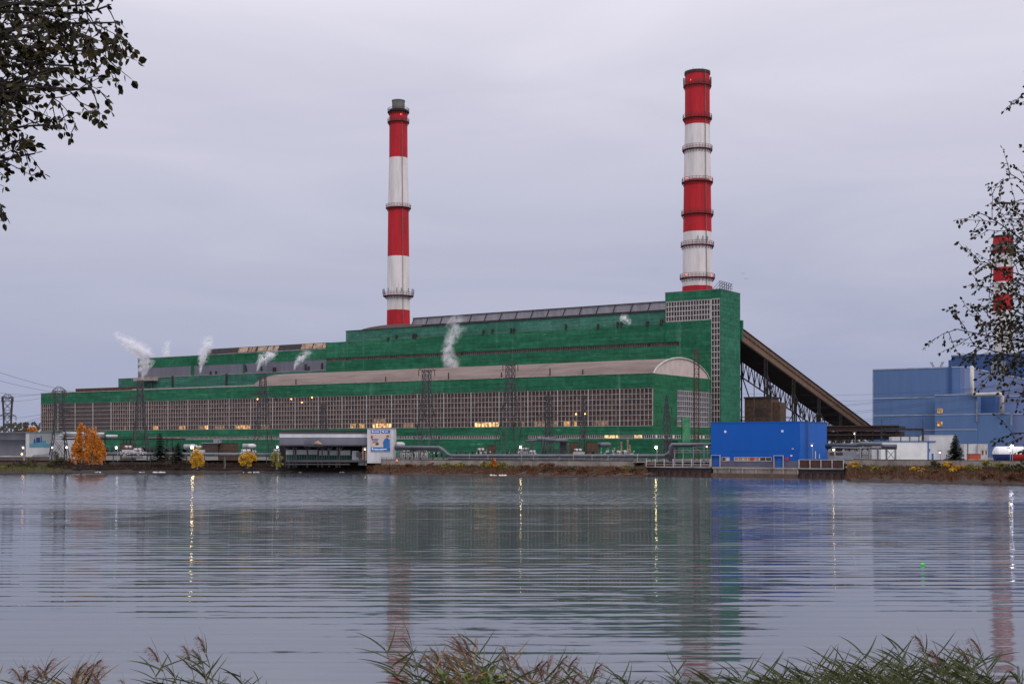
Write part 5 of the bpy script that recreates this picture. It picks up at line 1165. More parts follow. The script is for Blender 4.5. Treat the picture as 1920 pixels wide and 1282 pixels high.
tree('autumn_tree', 370, 372, 836, 28, 878, 'gold_leaf', 'small cone shaped golden orange tree by the dock', 2200, .26, 'oval')
tree('autumn_bush', 464, 376, 846, 38, 875, 'gold_leaf', 'rounded golden bush in front of the white transformer', 2000, .28, 'round', cat='bush')
tree('autumn_bush', 519, 374, 846, 26, 878, 'yel_green', 'thin yellow green bush at the left end of the grey shed', 900, .26, 'round', cat='bush')
tree('distant_tree', 61, 470, 800, 22, 815, 'birch_leaf', 'small orange tree crown behind the white mural building', 700, .35, 'round')
tree('distant_tree', 44, 480, 805, 16, 815, 'rust_leaf', 'dull brown tree crown behind the white mural building', 500, .35, 'round')
def conifer(name, px, Y_, py_top, wpx, pyb, label, tiers=15, mat='needle', zb=G):
    m_ = Y_ / F; X_ = xz(px, Y_); H_ = EYE + (HOR - py_top) * m_ - zb; rnd = random.Random(int(px)); t_ = Thing(name, X_, Y_, zb, label, 'tree', False); a = MB(); b = MB().tube([(X_, Y_, zb), (X_, Y_, zb + H_)], [.25, .03], 6)
    for k in range(tiers):
        u = (k + .3) / tiers; z = zb + H_ * (.06 + .9 * u); r = wpx * m_ / 2 * (1 - u) ** .8 * rnd.uniform(.85, 1.12) + .15
        for j in range(13):
            t = rnd.uniform(0, 6.283); l_ = r * rnd.uniform(.7, 1.15); d = Vector((math.cos(t), math.sin(t), 0)); side = Vector((-d.y, d.x, 0))
            b.bar((X_, Y_, z), (X_ + d.x * l_, Y_ + d.y * l_, z - l_ * .22), .05)
            for q_ in range(26):
                f_ = rnd.uniform(.15, 1); p = Vector((X_, Y_, z)) + d * l_ * f_ + Vector((0, 0, -l_ * .22 * f_)); s_ = rnd.choice((-1, 1)); w_ = .34 * (1.25 - f_) * l_ * .5 + .22
                e1 = p + side * s_ * w_ + d * .18 + Vector((0, 0, -rnd.uniform(.02, .22))); a.poly([p - d * .16, e1, p + d * .2 + Vector((0, 0, .1))])
        # leading tip
    for q_ in range(20): z = zb + H_ * rnd.uniform(.9, 1.0); t = rnd.uniform(0, 6.28); a.poly([(X_, Y_, z + .1), (X_ + .22 * math.cos(t), Y_ + .22 * math.sin(t), z), (X_, Y_, z - .08)])
    t_.part('crown', a, M[mat]); t_.part('trunk', b, M['bark'])
conifer('spruce_tree', 1791, 330, 813, 36, 862, 'dark spruce standing before the tall pale block at the right', 20)
conifer('spruce_tree', 300, 384, 809, 34, 866, 'taller dark conifer right of the left lattice pylon', 16, 'olive_leaf' if 0 else 'needle')
conifer('spruce_tree', 334, 380, 829, 36, 866, 'squat dark conifer left of the small orange tree', 12)
SHR = [(30, 866, 884, 40, 'olive_leaf', 'olive bush on the lawn at the far left'), (62, 858, 884, 26, 'olive_leaf', 'green bush on the lawn before the mural building'), (105, 846, 884, 36, 'olive_leaf', 'large dark olive bush left of the tall orange birches'), (14, 872, 885, 22, 'yel_green', 'small yellow green bush at the left edge of the lawn'),
 (135, 858, 882, 18, 'rust_leaf', 'dark red bush just left of the tall orange birches'), (322, 852, 878, 30, 'rust_leaf', 'brown bare bush under the squat dark conifer'), (350, 862, 880, 26, 'rust_leaf', 'brown bush left of the small orange tree'), (305, 856, 872, 16, 'rust_leaf', 'pale brown bush under the taller dark conifer'),
 (668, 864, 886, 30, 'rust_leaf', 'rusty bush at the right end of the timber dock'), (684, 862, 884, 18, 'yel_green', 'yellow green bush at the corner of the river wall'), (700, 872, 886, 26, 'rust_leaf', 'rusty bush below the poster block'),
 (730, 874, 888, 30, 'rust_leaf', 'russet bush on the bank right of the poster block'), (768, 870, 886, 26, 'rust_leaf', 'russet bush below the pipeline bend'), (806, 868, 880, 26, 'rust_leaf', 'rusty orange bush below the large lattice pylon'), (840, 866, 881, 24, 'yel_green', 'yellow green bush right below the pipeline bend'), (862, 868, 880, 24, 'yel_green', 'second yellow green bush below the pipeline bend, to the right'), (890, 870, 881, 22, 'olive_leaf', 'green bush left of the orange bush on the bank'),
 (925, 860, 880, 16, 'birch_leaf', 'upright orange bush against the middle of the river wall'), (910, 864, 884, 22, 'yel_green', 'yellow bush left of the upright orange bush'), (945, 866, 884, 26, 'yel_green', 'dull yellow bush right of the upright orange bush'), (985, 872, 890, 34, 'rust_leaf', 'brown thicket below the largest lattice pylon'), (1030, 866, 890, 46, 'rust_leaf', 'tall brown thicket in the middle of the bank'), (1065, 874, 890, 34, 'olive_leaf', 'green brown thicket on the bank right of the tall thicket'),
 (1100, 874, 892, 40, 'rust_leaf', 'low russet thicket below the grey tank'), (1150, 876, 894, 40, 'rust_leaf', 'low russet thicket left of the steel pier'), (1172, 873, 884, 22, 'yel_green', 'yellow green bush near the end of the river wall'), (1196, 876, 890, 30, 'olive_leaf', 'green bush at the foot of the steel pier'), (780, 876, 890, 40, 'rust_leaf', 'low rusty thicket below the white transformers'),
 (1600, 866, 884, 26, 'gold_leaf', 'golden bush right beside the rusty pier'), (1622, 870, 888, 30, 'yel_green', 'yellow green bush before the right river wall'), (1648, 874, 890, 28, 'yel_green', 'green yellow bush below the pipe bridge'), (1680, 876, 890, 26, 'rust_leaf', 'rust brown bush below the white shed'), (1720, 874, 890, 30, 'gold_leaf', 'golden bush below the right end of the white shed'), (1700, 874, 886, 20, 'olive_leaf', 'olive bush below the white shed'),
 (1750, 864, 884, 24, 'olive_leaf', 'olive bush left of the dark spruce'), (1774, 866, 884, 26, 'gold_leaf', 'golden bush below the dark spruce'), (1798, 873, 892, 34, 'gold_leaf', 'broad golden bush right below the dark spruce'), (1826, 868, 888, 26, 'yel_green', 'yellow green bush below the orange container'), (1862, 862, 886, 40, 'yel_green', 'broad yellowish bush below the striped tank'), (1898, 868, 890, 40, 'olive_leaf', 'green bush at the right edge of the bank'), (1930, 864, 890, 30, 'olive_leaf', 'dark olive bush cut by the right edge'), (1665, 880, 894, 30, 'rust_leaf', 'low brown bush near the water below the pipe bridge'), (1760, 882, 896, 36, 'rust_leaf', 'low brown bush near the water below the dark spruce'), (1850, 884, 900, 40, 'rust_leaf', 'low brown bush near the water below the striped tank'), (1905, 884, 902, 36, 'rust_leaf', 'low brown bush near the water at the right edge')]
for px, y0, y1, w_, mt, lb in SHR:
    Ys, Yt = shoreY(px), topY(px); Y_ = Ys + 2 + (Yt - Ys) * max(0, min(.8, (897 - y1 - (0 if px < 1590 else -6)) / 26)); m_ = Y_ / F
    X_ = xz(px, Y_); z0 = EYE + (HOR - y1) * m_; z1_ = EYE + (HOR - y0) * m_; rnd = random.Random(px)
    t_ = Thing('shrub', X_, Y_, z0, lb, 'bush', False, 'autumn bushes on the far bank')
    t_.part('foliage', leafcloud((X_, Y_, (z0 + z1_) / 2), w_ * m_ / 2 * 1.1, 2.2, (z1_ - z0) / 2 * 1.1, int(500 + w_ * 30), .22, lambda v: v.length < 1, rnd, 12), M[mt])
    a = MB()
    for i in range(9): t = rnd.uniform(-1, 1); a.bar((X_ + t * .5, Y_, z0 - .6), (X_ + t * w_ * m_ * .45, Y_ + rnd.uniform(-1, 1), z1_ - abs(t) * .8 + rnd.uniform(-.3, .4)), .05)
    t_.part('stem', a, M['bark'])
for i, px in enumerate((846, 880, 915, 1000, 1048, 1075, 1110, 1140, 1168, 1195)):
    Y_ = shoreY(px) + 15; X_ = xz(px, Y_); h = 1.1 + (i * 7 % 4) * .35
    t_ = Thing('fence_post', X_, Y_, G, 'thin bent topped fence post behind the long river wall', 'post', False, 'fence posts behind the river wall'); t_.part('shaft', MB().bar((X_, Y_, G), (X_, Y_, G + h), .1).bar((X_, Y_, G + h), (X_ + .3, Y_ - .3, G + h + .3), .08), M['frame_w'])
# ground cover on the bank
def cover(name, label, pa, pb, n, mats, hmax, q0=0.05, q1=.95):
    a = MB()
    for i in range(n):
        px = R.uniform(pa, pb); q_ = R.uniform(q0, q1) ** .9; Y_ = shoreY(px) + (topY(px) - shoreY(px)) * q_; zt_ = 2.9 if px > 1590 else 2.0; z = -.2 + zt_ * min(1, q_ * 1.1) ** .8
        X_ = xz(px, Y_); h = R.uniform(.2, hmax); t = R.uniform(0, 6.28); dx, dy = .22 * math.cos(t), .22 * math.sin(t); l_ = R.uniform(-.35, .35)
        a.poly([(X_ - dx, Y_ - dy, z), (X_ + dx, Y_ + dy, z), (X_ + l_, Y_ + R.uniform(-.2, .2), z + h)])
    single(name, a, mats, (0, 0, 0), label, 'ground cover', kind='stuff')
cover('bank_grass', 'russet and brown grass covering the far bank', 690, 2000, 18000, M['rust_leaf'], 1.2)
cover('dock_scrub', 'dark reddish scrub along the timber dock', 100, 700, 6000, pm('dark_scrub_leaf', (.07, .035, .025), (.035, .028, .02), .5, .9, island=.7), 1.5, .3, 1)
cover('bank_weeds', 'olive weeds mixed into the far bank', 690, 2000, 9000, M['olive_leaf'], 1.2, .3, 1)
cover('lawn', 'short green lawn on the bank at the far left', -200, 135, 9000, pm('lawn_blade', (.12, .15, .03), (.09, .08, .025), .3, .9, island=.6), .6)
a = MB()
for i in range(70):
    px = R.uniform(700, 1210); Y_ = shoreY(px) + R.uniform(0, 4); X_ = xz(px, Y_); t = R.uniform(-.6, .6); l_ = R.uniform(.8, 3); a.bar((X_, Y_, .2 + R.uniform(0, .6)), (X_ + l_ * math.cos(t), Y_, .3 + abs(l_ * math.sin(t))), .07)
single('driftwood', a, M['bark_pale'], (0, 0, 0), 'bleached driftwood and dead twigs along the waterline', 'driftwood', kind='stuff')
a = MB()
for (p0, p1, n_) in ((285, 310, 34), (178, 190, 8), (262, 272, 8), (475, 485, 6), (560, 566, 5), (638, 650, 5), (920, 950, 10), (455, 470, 4)):
    for i in range(n_):
        px = R.uniform(p0, p1); Y_ = 382 - R.uniform(0, 2.2) if px < 690 else shoreY(px) - R.uniform(0, .7); X_ = xz(px, Y_); r = R.uniform(.15, .42); a.lathe(X_, Y_, [(0, -.05), (r, 0), (r * .8, r * .5), (0, r * .8)], 6)
single('surface_foam', a, M['foam'], (0, 0, 0), 'white water foam at the outflow below the timber dock', 'foam', kind='stuff')
# far wood on the horizon
a = MB()
for i in range(9000):
    x = R.uniform(-700, 900); Y_ = 900 + R.uniform(0, 40); hmx = 13 + 4 * math.sin(x * .013) + 3 * math.sin(x * .05); z = G + R.uniform(0, 1) ** .7 * hmx; s_ = R.uniform(.8, 1.8)
    t = R.uniform(0, 3.14); a.poly([(x - s_, Y_, z), (x, Y_ + s_ * math.cos(t), z - s_), (x + s_, Y_, z + R.uniform(-.4, .4)), (x, Y_, z + s_)])
single('far_wood', a, pm('far_wood_leaf', (.045, .055, .045), (.09, .07, .045), .05, .9, island=.5), (0, 900, G), 'far line of woods on the horizon', 'woods', kind='stuff')
# green buoy and gulls
X_, Y_, _z = A(1729.5, 1059, 8.5 * 2400 / (1059 - 832)); by = Thing('buoy', X_, Y_, 0, 'small bright green float bobbing alone on the lake', 'buoy', False)
by.part('float', MB().lathe(X_, Y_, [(0, -.08), (.1, -.03), (.125, .05), (.09, .12), (.04, .16), (0, .17)], 14), M['green_b'], None, True); by.part('eyelet', MB().tube([(X_ + .05, Y_, .1), (X_ + .16, Y_, .13)], .035, 6), M['green_b'])
for px, py, Yb, lb in ((1393, 513, 300, 'tiny dark bird flying right of the corner tower, the higher one'), (1399, 523, 300, 'tiny dark bird flying right of the corner tower, the lower one')):
    p = at(px, py, Yb); a = MB()
    for sg in (-1, 1): a.poly([p, p + Vector((sg * .25, .08, .14)), p + Vector((sg * .5, 0, .02)), p + Vector((sg * .22, -.05, .06))])
    a.tube([p + Vector((0, -.18, 0)), p, p + Vector((0, .2, 0))], [.02, .06, .02], 6); single('bird', a, M['dark'], tuple(p), lb, 'bird', group='birds in the sky')

# ---------------------------------------------------------------- steam
def steam_mat(name, dens, sc_=.5):
    m = bpy.data.materials.new(name); m.use_nodes = True; t = m.node_tree; n, l = t.nodes, t.links; n.remove(n['Principled BSDF'])
    v = n.new('ShaderNodeVolumePrincipled'); v.inputs['Color'].default_value = (.97, .96, .98, 1); v.inputs['Anisotropy'].default_value = .1
    tx = n.new('ShaderNodeTexCoord'); z = n.new('ShaderNodeTexNoise'); z.inputs['Scale'].default_value = sc_; z.inputs['Detail'].default_value = 4; z.inputs['Roughness'].default_value = .6; z.inputs['Distortion'].default_value = .5; l.new(tx.outputs['Object'], z.inputs['Vector'])
    r = n.new('ShaderNodeMapRange'); r.inputs[1].default_value = .42; r.inputs[2].default_value = .70; r.inputs[4].default_value = dens; l.new(z.outputs['Fac'], r.inputs[0])
    at_ = n.new('ShaderNodeSeparateXYZ'); l.new(tx.outputs['Generated'], at_.inputs[0]); f = n.new('ShaderNodeMapRange'); f.inputs[1].default_value = .15; f.inputs[2].default_value = 1.0; f.inputs[3].default_value = 1; f.inputs[4].default_value = .04; l.new(at_.outputs[2], f.inputs[0])
    mu_ = n.new('ShaderNodeMath'); mu_.operation = 'MULTIPLY'; l.new(r.outputs[0], mu_.inputs[0]); l.new(f.outputs[0], mu_.inputs[1]); l.new(mu_.outputs[0], v.inputs['Density']); l.new(v.outputs[0], n['Material Output'].inputs['Volume']); return m
def steam(pts, label, dens, Y_):
    # pts: (px, py, width px)
    P3 = []; rr_ = []
    for (xa, ya, wa), (xb, yb, wb) in zip(pts, pts[1:]):
        for i in range(5): u = i / 5; P3.append(at(xa + (xb - xa) * u, ya + (yb - ya) * u, Y_)); rr_.append((wa + (wb - wa) * u) * Y_ / F / 2)
    P3.append(at(pts[-1][0], pts[-1][1], Y_)); rr_.append(pts[-1][2] * Y_ / F / 2 * .4)
    o_ = P3[0]; e = empty('steam_plume', o_, label, 'steam', 0, 'white steam plumes over the roofs')
    for q, (k_, dd) in enumerate(((1.6, .07), (1.3, .13), (1.0, .25), (.72, .42), (.45, .6))):
        a = MB().tube(P3, [x * k_ for x in rr_], 16); v2 = []
        for v in a.v:
            q_ = Vector(v); nn = mnoise.noise_vector(q_ * .4 + Vector((q * 3, 0, 0))) * 1.5 + mnoise.noise_vector(q_ * 1.0) * .7; k = min(1, (q_ - o_).length / 5); v2.append(tuple(q_ + nn * k * min(1, k_ + .3)))
        a.v = v2; a.build('vapour', steam_mat('steam', dens * dd, .5), e, tuple(o_))
steam([(267, 708, 5), (270, 692, 15), (274, 668, 22), (262, 656, 22), (240, 642, 18), (214, 622, 10)], 'largest white steam plume, drifting left from the roof beside the left lattice pylon', 4.5, 596)
steam([(309, 669, 9), (312, 662, 13), (313, 648, 10), (318, 637, 8)], 'small white steam puff above the parapet, between the two larger left plumes', 2.2, 640)
steam([(375, 700, 3), (377, 685, 7), (382, 665, 15), (388, 645, 18), (393, 628, 14)], 'upright white steam plume crossing the start of the dark roof monitor', 4, 585)
steam([(482, 696, 3), (486, 683, 9), (494, 673, 15), (508, 662, 16), (518, 656, 10)], 'slanting white steam plume before the grey band, beside the beige panels', 3.8, 568)
steam([(551, 693, 3), (555, 684, 7), (562, 675, 12), (570, 664, 13), (584, 656, 9)], 'slanting white steam plume before the right end of the grey band', 3, 555)
steam([(850, 696, 18), (847, 682, 22), (839, 665, 18), (842, 645, 16), (852, 625, 22), (858, 606, 26), (846, 596, 30)], 'tall white steam plume rising from the brown vault roof before the boiler house', 2.2, 505)
steam([(1181, 609, 4), (1178, 602, 10), (1170, 597, 14), (1163, 592, 10)], 'small white steam puff near the corner tower under the roof monitor', 3.5, 468)

# ---------------------------------------------------------------- foreground alders
def leaf(a, p, d, s_, rnd):
    """an oval alder leaf hanging from p along d: six points, folded along the midrib"""
    d = d.normalized(); sd = d.cross(Vector((rnd.gauss(0, 1), rnd.gauss(0, 1), rnd.gauss(0, 1)))).normalized(); up = d.cross(sd)
    L_ = s_; w_ = s_ * rnd.uniform(.28, .40); b = p + d * L_ * .1; f_ = up * w_ * rnd.uniform(-.5, .5)
    i = len(a.v)
    for q_ in (b, b + d * L_ * .3 + sd * w_ + f_, b + d * L_ * .68 + sd * w_ * .85 + f_, b + d * L_, b + d * L_ * .68 - sd * w_ * .85 + f_, b + d * L_ * .3 - sd * w_ + f_): a.v.append(tuple(q_))
    a.f += [(i, i + 1, i + 2, i + 3), (i, i + 3, i + 4, i + 5)]; a.m += [0, 0]
def limb(st_, en, rnd, lf, br, leafsize, dens, r0=.03, sub=True, droop=.3):
    st_, en = Vector(st_), Vector(en); L_ = (en - st_).length; n_ = max(6, int(L_ / .12)); pts = []; ph = [rnd.uniform(0, 6.28) for _ in range(4)]
    for i in range(n_ + 1):
        u = i / n_; p = st_.lerp(en, u); amp = .05 * L_ * math.sin(math.pi * u) + .012 * L_
        p += Vector((math.sin(u * 7 + ph[0]) * amp * .4, math.sin(u * 6 + ph[1]) * amp * .8, math.sin(u * 5 + ph[2]) * amp * .5 + droop * .35 * L_ * u * (1 - u))); pts.append(p)
    pts[-1] = en
    br.tube(pts, [r0 * (1 - .8 * i / n_) + .0025 for i in range(n_ + 1)], 5)
    side = 1
    for i in range(1, n_ + 1):
        u = i / n_; d = (pts[i] - pts[i - 1]).normalized()
        if sub and u > .18 and rnd.random() < dens:
            side = -side; ax = Vector((rnd.uniform(-.4, .4), rnd.uniform(-1, 1), rnd.uniform(-.2, 1))).normalized(); dd = (Matrix.Rotation(side * rnd.uniform(.5, 1.1), 3, Vector((.2, 1, .1)).normalized()) @ d + ax * .35).normalized()
            l_ = L_ * rnd.uniform(.10, .22) * (1.25 - u * .7) + .18; l_ = min(l_, .95)
            twig(pts[i], dd, l_, rnd, lf, br, leafsize)
        if u > .75 or not sub:
            for q_ in range(2): leaf(lf, pts[i], (d + Vector((rnd.uniform(-.8, .8), rnd.uniform(-.8, .8), rnd.uniform(-1.2, .3)))), leafsize * rnd.uniform(.7, 1.2), rnd)
def twig(p, d, l_, rnd, lf, br, ls, lvl=0):
    pts = [p]; n_ = max(3, int(l_ / .07)); d = d.copy()
    for i in range(n_):
        d = (d + Vector((rnd.gauss(0, .12), rnd.gauss(0, .12), rnd.gauss(-.02, .1)))).normalized(); pts.append(pts[-1] + d * l_ / n_)
        if lvl < 1 and i > 0 and rnd.random() < .42: twig(pts[-1], (d + Vector((rnd.uniform(-.9, .9), rnd.uniform(-.9, .9), rnd.uniform(-.9, .7)))).normalized(), l_ * rnd.uniform(.3, .55), rnd, lf, br, ls, 1)
        if i > 0 or lvl: leaf(lf, pts[-1], d * .5 + Vector((rnd.uniform(-.8, .8), rnd.uniform(-.8, .8), rnd.uniform(-1.3, .3))), ls * rnd.uniform(.65, 1.2), rnd)
    leaf(lf, pts[-1], d + Vector((0, 0, -.3)), ls, rnd)
    br.tube(pts, [.006 * (1 - .75 * i / n_) + .0012 for i in range(n_ + 1)], 3, cap=False)
def alder(name, label, base_, trunk, limbs, Y0, ls, mat, dens, seed, yj, r0=.03):
    rnd = random.Random(seed); t_ = Thing(name, base_[0], base_[1], base_[2], label, 'tree', False); lf, br, tk_ = MB(), MB(), MB()
    tk_.tube(trunk, [.24, .22, .19, .15, .10][:len(trunk)], 10)
    for (ax, ay), (bx_, by_) in limbs:
        Ya = Y0 + rnd.uniform(-.2, .2) ; Yb = Y0 + rnd.uniform(-yj, yj); limb(at(ax, ay, Ya), at(bx_, by_, Yb), rnd, lf, br, ls, dens, r0)
    t_.part('trunk', tk_, M['bark'], None, True); t_.part('branches', br, M['bark']); t_.part('leaves', lf, M[mat])
YA = 12.5
bL = at(-560, 0, YA); gz = bankz(YA)
LL = [((-330, 170), (226, 42)), ((-330, 150), (196, 92)), ((-330, 200), (172, 168)), ((-330, 100), (200, 12)), ((-330, 120), (160, 120)), ((-330, 120), (172, 5)), ((-330, 250), (148, 168)), ((-320, 240), (130, 128)), ((-300, 260), (95, 160)), ((-300, 330), (104, 238)), ((-300, 350), (66, 288)), ((-280, 350), (40, 262)), ((-300, 400), (8, 312)), ((-300, 420), (-14, 360)),
      ((-300, 140), (85, 55)), ((-280, 150), (50, 110)), ((-280, 60), (110, 45)), ((-280, 220), (20, 215)), ((-260, 120), (0, 60)), ((-300, 230), (90, 112)), ((-300, 120), (140, 50)), ((-300, 170), (40, 175)), ((-280, 120), (100, 10)), ((-280, 190), (0, 130)), ((-260, 60), (60, -5))]
alder('alder_tree', 'leafy dark alder whose branches hang into the upper left corner', (bL.x, YA, gz), [(bL.x, YA, gz), (bL.x + .1, YA, gz + 3), (bL.x + .25, YA, gz + 6), at(-330, 250, YA), at(-320, -80, YA)], LL, YA, .074, 'leaf_l', .56, 5, 1.3)
YB = 20.0; bR = at(2330, 0, YB); gz2 = bankz(YB)
RL = [((2150, 700), (1795, 617)), ((2150, 640), (1838, 400)), ((2150, 640), (1836, 490)), ((2150, 500), (1892, 325)), ((2150, 700), (1842, 560)), ((2150, 720), (1826, 648)), ((2150, 740), (1862, 672)), ((2150, 760), (1885, 640)), ((2150, 640), (1905, 480)), ((2150, 680), (1878, 590)), ((2150, 720), (1900, 560)), ((2150, 800), (1908, 735)), ((2150, 850), (1898, 812)), ((2100, 700), (1905, 620)), ((2150, 300), (1925, 160)), ((2100, 680), (1868, 625)), ((2100, 620), (1872, 505)), ((2100, 560), (1908, 400)), ((2100, 600), (1885, 450)), ((2100, 640), (1880, 540)), ((2100, 700), (1872, 600)), ((2100, 720), (1895, 700)), ((2100, 540), (1910, 350)), ((2100, 660), (1900, 590))]
alder('alder_tree', 'sparse olive alder whose thin branches reach in from the right edge', (bR.x, YB, gz2), [(bR.x, YB, gz2), (bR.x - .1, YB, gz2 + 3.5), at(2200, 850, YB), at(2150, 650, YB), at(2150, 300, YB)], RL, YB, .062, 'leaf_r', .66, 9, 1.2, .022)

# ---------------------------------------------------------------- reeds
def make_reed(seed, h, lean, plume, leaf_m, nleaf, bent=0):
    rnd = random.Random(seed); st_, lf, pl = MB(), MB(), MB(); pts = []
    for i in range(13): u = i / 12; pts.append(Vector((lean * u * u * h + bent * u ** 4, 0.02 * math.sin(u * 5 + seed), h * u)))
    st_.tube(pts, [.007 * (1 - .7 * i / 12) + .001 for i in range(13)], 4)
    for k in range(nleaf):
        u = .5 + .49 * k / nleaf + rnd.uniform(-.02, .02); i = min(11, int(u * 12)); p = pts[i].lerp(pts[i + 1], u * 12 - i); t = rnd.uniform(-.9, .9) + (math.pi if rnd.random() < (.62 if lean < 0 else .35) else 0)
        d = Vector((math.cos(t), math.sin(t) * .8, rnd.uniform(.35, 1.25))).normalized(); l_ = rnd.uniform(.17, .36); w_ = rnd.uniform(.006, .0105); sd = Vector((-d.z, .5 * rnd.uniform(-1, 1), d.x)).normalized(); prev = None; q_ = p.copy()
        for j in range(7):
            f_ = j / 6; ww = w_ * (math.sin(math.pi * min(1, f_ * .8 + .2)) ** .7) * (1 - f_ * .3) if j < 6 else .0005
            cur = (q_ - sd * ww, q_ + sd * ww)
            if prev: lf.poly([prev[0], cur[0], cur[1], prev[1]])
            prev = cur; d = (d + Vector((.07 * (-1 if lean < 0 else .2), 0, -.03 - .05 * f_))).normalized(); q_ = q_ + d * l_ / 6
    if plume:
        top = pts[-1]; ld = -1 if lean < 0 else 1
        st_.tube([top, top + Vector((ld * .03, 0, .10)), top + Vector((ld * .08, 0, .2))], [.003, .002, .001], 3)
        for k in range(80):
            u = rnd.random(); p = top + Vector((ld * .09 * u * u, 0, .14 * u - .05)); a_ = rnd.uniform(0, 6.28); d = Vector((math.cos(a_) * .5 + ld * .75, math.sin(a_) * .5, rnd.uniform(.3, .95))).normalized(); l_ = rnd.uniform(.05, .13) * (1.15 - u * .5); prev = None
            for j in range(4):
                w_ = .0042 * (1 - .15 * j); cur = (p - Vector((w_, 0, 0)), p + Vector((w_, w_ * .4, 0)))
                if prev: pl.poly([prev[0], cur[0], cur[1], prev[1]])
                prev = cur; p = p + d * l_ / 3; d = (d + Vector((ld * .25, 0, -.5))).normalized()
    e = empty('reed', (0, 0, 0), 'reed', 'reed'); st_.build('stem', M['reed_stem'], e); lf.build('leaves', M[leaf_m], e)
    if plume: pl.build('plume', M['plume'], e)
    return e
protos = {}
def P_reed(k, *a):
    protos.setdefault(k, []).append(make_reed(*a))
for s_ in range(5): P_reed('green', 10 + s_, 2.4, -.10 - .03 * s_, False, 'reed_leaf', 30)
for s_ in range(4): P_reed('plumed', 30 + s_, 2.4, -.06 - .04 * s_, True, 'reed_leaf', 18, -.05)
for s_ in range(4): P_reed('brown', 50 + s_, 2.4, .02 + .03 * s_, True, 'reed_leaf_b', 15, .06)
for s_ in range(3): P_reed('brownleft', 60 + s_, 2.4, -.05 - .03 * s_, True, 'reed_leaf_b', 20, -.04)
used = set()
def reeds(kind, n, pa, pb, ya, yb, Ya, Yb, label, fn=None, mix=None):
    for i in range(n):
        k = kind if not mix or R.random() > .3 else mix
        src = R.choice(protos[k]); px = pa + (pb - pa) * ((i + R.random()) / n); Y_ = R.uniform(Ya, Yb); top = (fn(px) if fn else R.uniform(ya, yb)) + (R.random() ** 1.5 * (yb - ya) if fn else 0)
        zt_ = EYE + (HOR - top) / F * Y_; zb = bankz(Y_); s_ = (zt_ - zb) / (2.55 if k != 'green' else 2.45)
        if s_ <= .3: continue
        o = src if src.name not in used else copy_tree(src)
        used.add(src.name); o.location = ((px - 960) / F * Y_, Y_, zb - .02); o.scale = (s_ * .92 + .08,) * 2 + (s_,); o.rotation_euler = (R.uniform(-.05, .05), R.uniform(-.05, .05), R.uniform(-.95, .95)); o['label'] = label; o['group'] = 'reeds at the near water edge'
reeds('brownleft', 2, -8, 40, 1250, 1275, 10, 12, 'feathery reed at the very bottom left corner')
reeds('brown', 12, 40, 165, 1222, 1262, 9.5, 12.5, 'browning plumed reed in the clump at the bottom left')
reeds('plumed', 4, 90, 165, 1222, 1245, 10, 12, 'grey plumed reed in the clump at the bottom left')
reeds('plumed', 4, 235, 300, 1238, 1272, 10, 12, 'reed of the low sparse group between the two left clumps')
reeds('plumed', 1, 367, 369, 1192, 1194, 10.5, 10.6, 'upright plumed reed, leftmost of the three tall ones at the lower left')
reeds('plumed', 2, 402, 420, 1196, 1208, 10.4, 11, 'broad plumed reed in the middle of the three tall ones at the lower left')
reeds('plumed', 1, 446, 448, 1187, 1190, 10.5, 10.6, 'tallest plumed reed, right of the three at the lower left')
reeds('green', 7, 372, 520, 1225, 1272, 10, 11.5, 'green leafy reed around the three tall plumed ones at the lower left')
reeds('green', 5, 780, 850, 1185, 1270, 10.5, 12, 'slim green reed left of the brown clump at the bottom centre')
reeds('brownleft', 44, 846, 1015, 1180, 1262, 9.8, 12.5, 'dense browning plumed reed of the bottom centre clump', lambda px: 1176 + abs(px - 912) * .40, 'green')
reeds('brown', 9, 960, 1050, 1215, 1262, 10, 12, 'right leaning brown reed of the bottom centre clump')
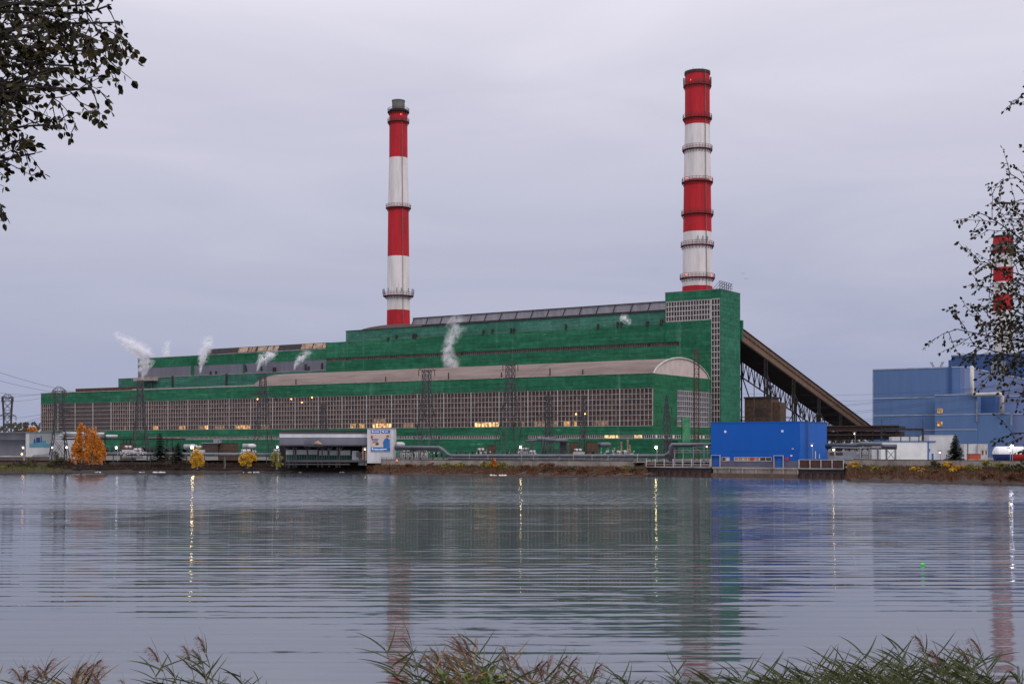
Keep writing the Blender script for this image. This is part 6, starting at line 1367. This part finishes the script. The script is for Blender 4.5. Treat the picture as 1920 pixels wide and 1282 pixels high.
reeds('green', 15, 1020, 1200, 1222, 1295, 10, 12.5, 'sparse green reed right of the bottom centre clump', None, 'plumed')
reeds('green', 16, 1220, 1390, 1248, 1296, 9.8, 12, 'low green reed under the reflected thick chimney')
reeds('green', 16, 1380, 1475, 1250, 1292, 9.8, 12, 'short leafy reed before the open patch of lake')
reeds('green', 26, 1480, 1590, 1226, 1270, 9.8, 12.5, 'green reed of the first low clump right of centre', lambda px: 1232 + abs(px - 1520) * .3)
reeds('green', 28, 1592, 1690, 1212, 1265, 9.8, 12.5, 'green reed of the second low clump right of centre', lambda px: 1222 + abs(px - 1625) * .3)
reeds('green', 78, 1690, 1940, 1180, 1290, 9.6, 13, 'dense green reed of the large clump at the bottom right', lambda px: 1188 + max(0, 1760 - px) * .6 + max(0, px - 1760) * .16 + 8)
reeds('plumed', 7, 1745, 1925, 1180, 1225, 10.5, 11.5, 'tall plumed reed rising from the large clump at the bottom right')
for k in protos:
    for o in protos[k]:
        if o.name not in used:
            for ch in list(o.children): bpy.data.objects.remove(ch)
            bpy.data.objects.remove(o)
# leafy bush below the central reeds
p = at(880, 1290, 10.2); t_ = Thing('leafy_bush', p.x, p.y, bankz(10.2), 'low bush with rounded green leaves at the foot of the bottom centre reeds', 'bush', False); lf, br = MB(), MB(); rnd = random.Random(3)
for i in range(46):
    b = Vector((p.x + rnd.uniform(-.12, .12), p.y + rnd.uniform(-.2, .2), bankz(10.2))); e = at(rnd.uniform(830, 935), rnd.uniform(1264, 1290), 10.2 + rnd.uniform(-.2, .2)); br.tube([b, b.lerp(e, .6) + Vector((0, 0, .15)), e], [.006, .004, .002], 4)
    for k in range(9): q_ = b.lerp(e, rnd.uniform(.75, 1.02)); leaf(lf, q_, Vector((rnd.uniform(-1, 1), rnd.uniform(-1, 1), rnd.uniform(-.2, .8))), rnd.uniform(.05, .08), rnd)
t_.part('stems', br, M['reed_stem']); t_.part('leaves', lf, pm('fresh_green_leaf', (.10, .14, .03), (.06, .09, .02), 3, .5, island=.7))
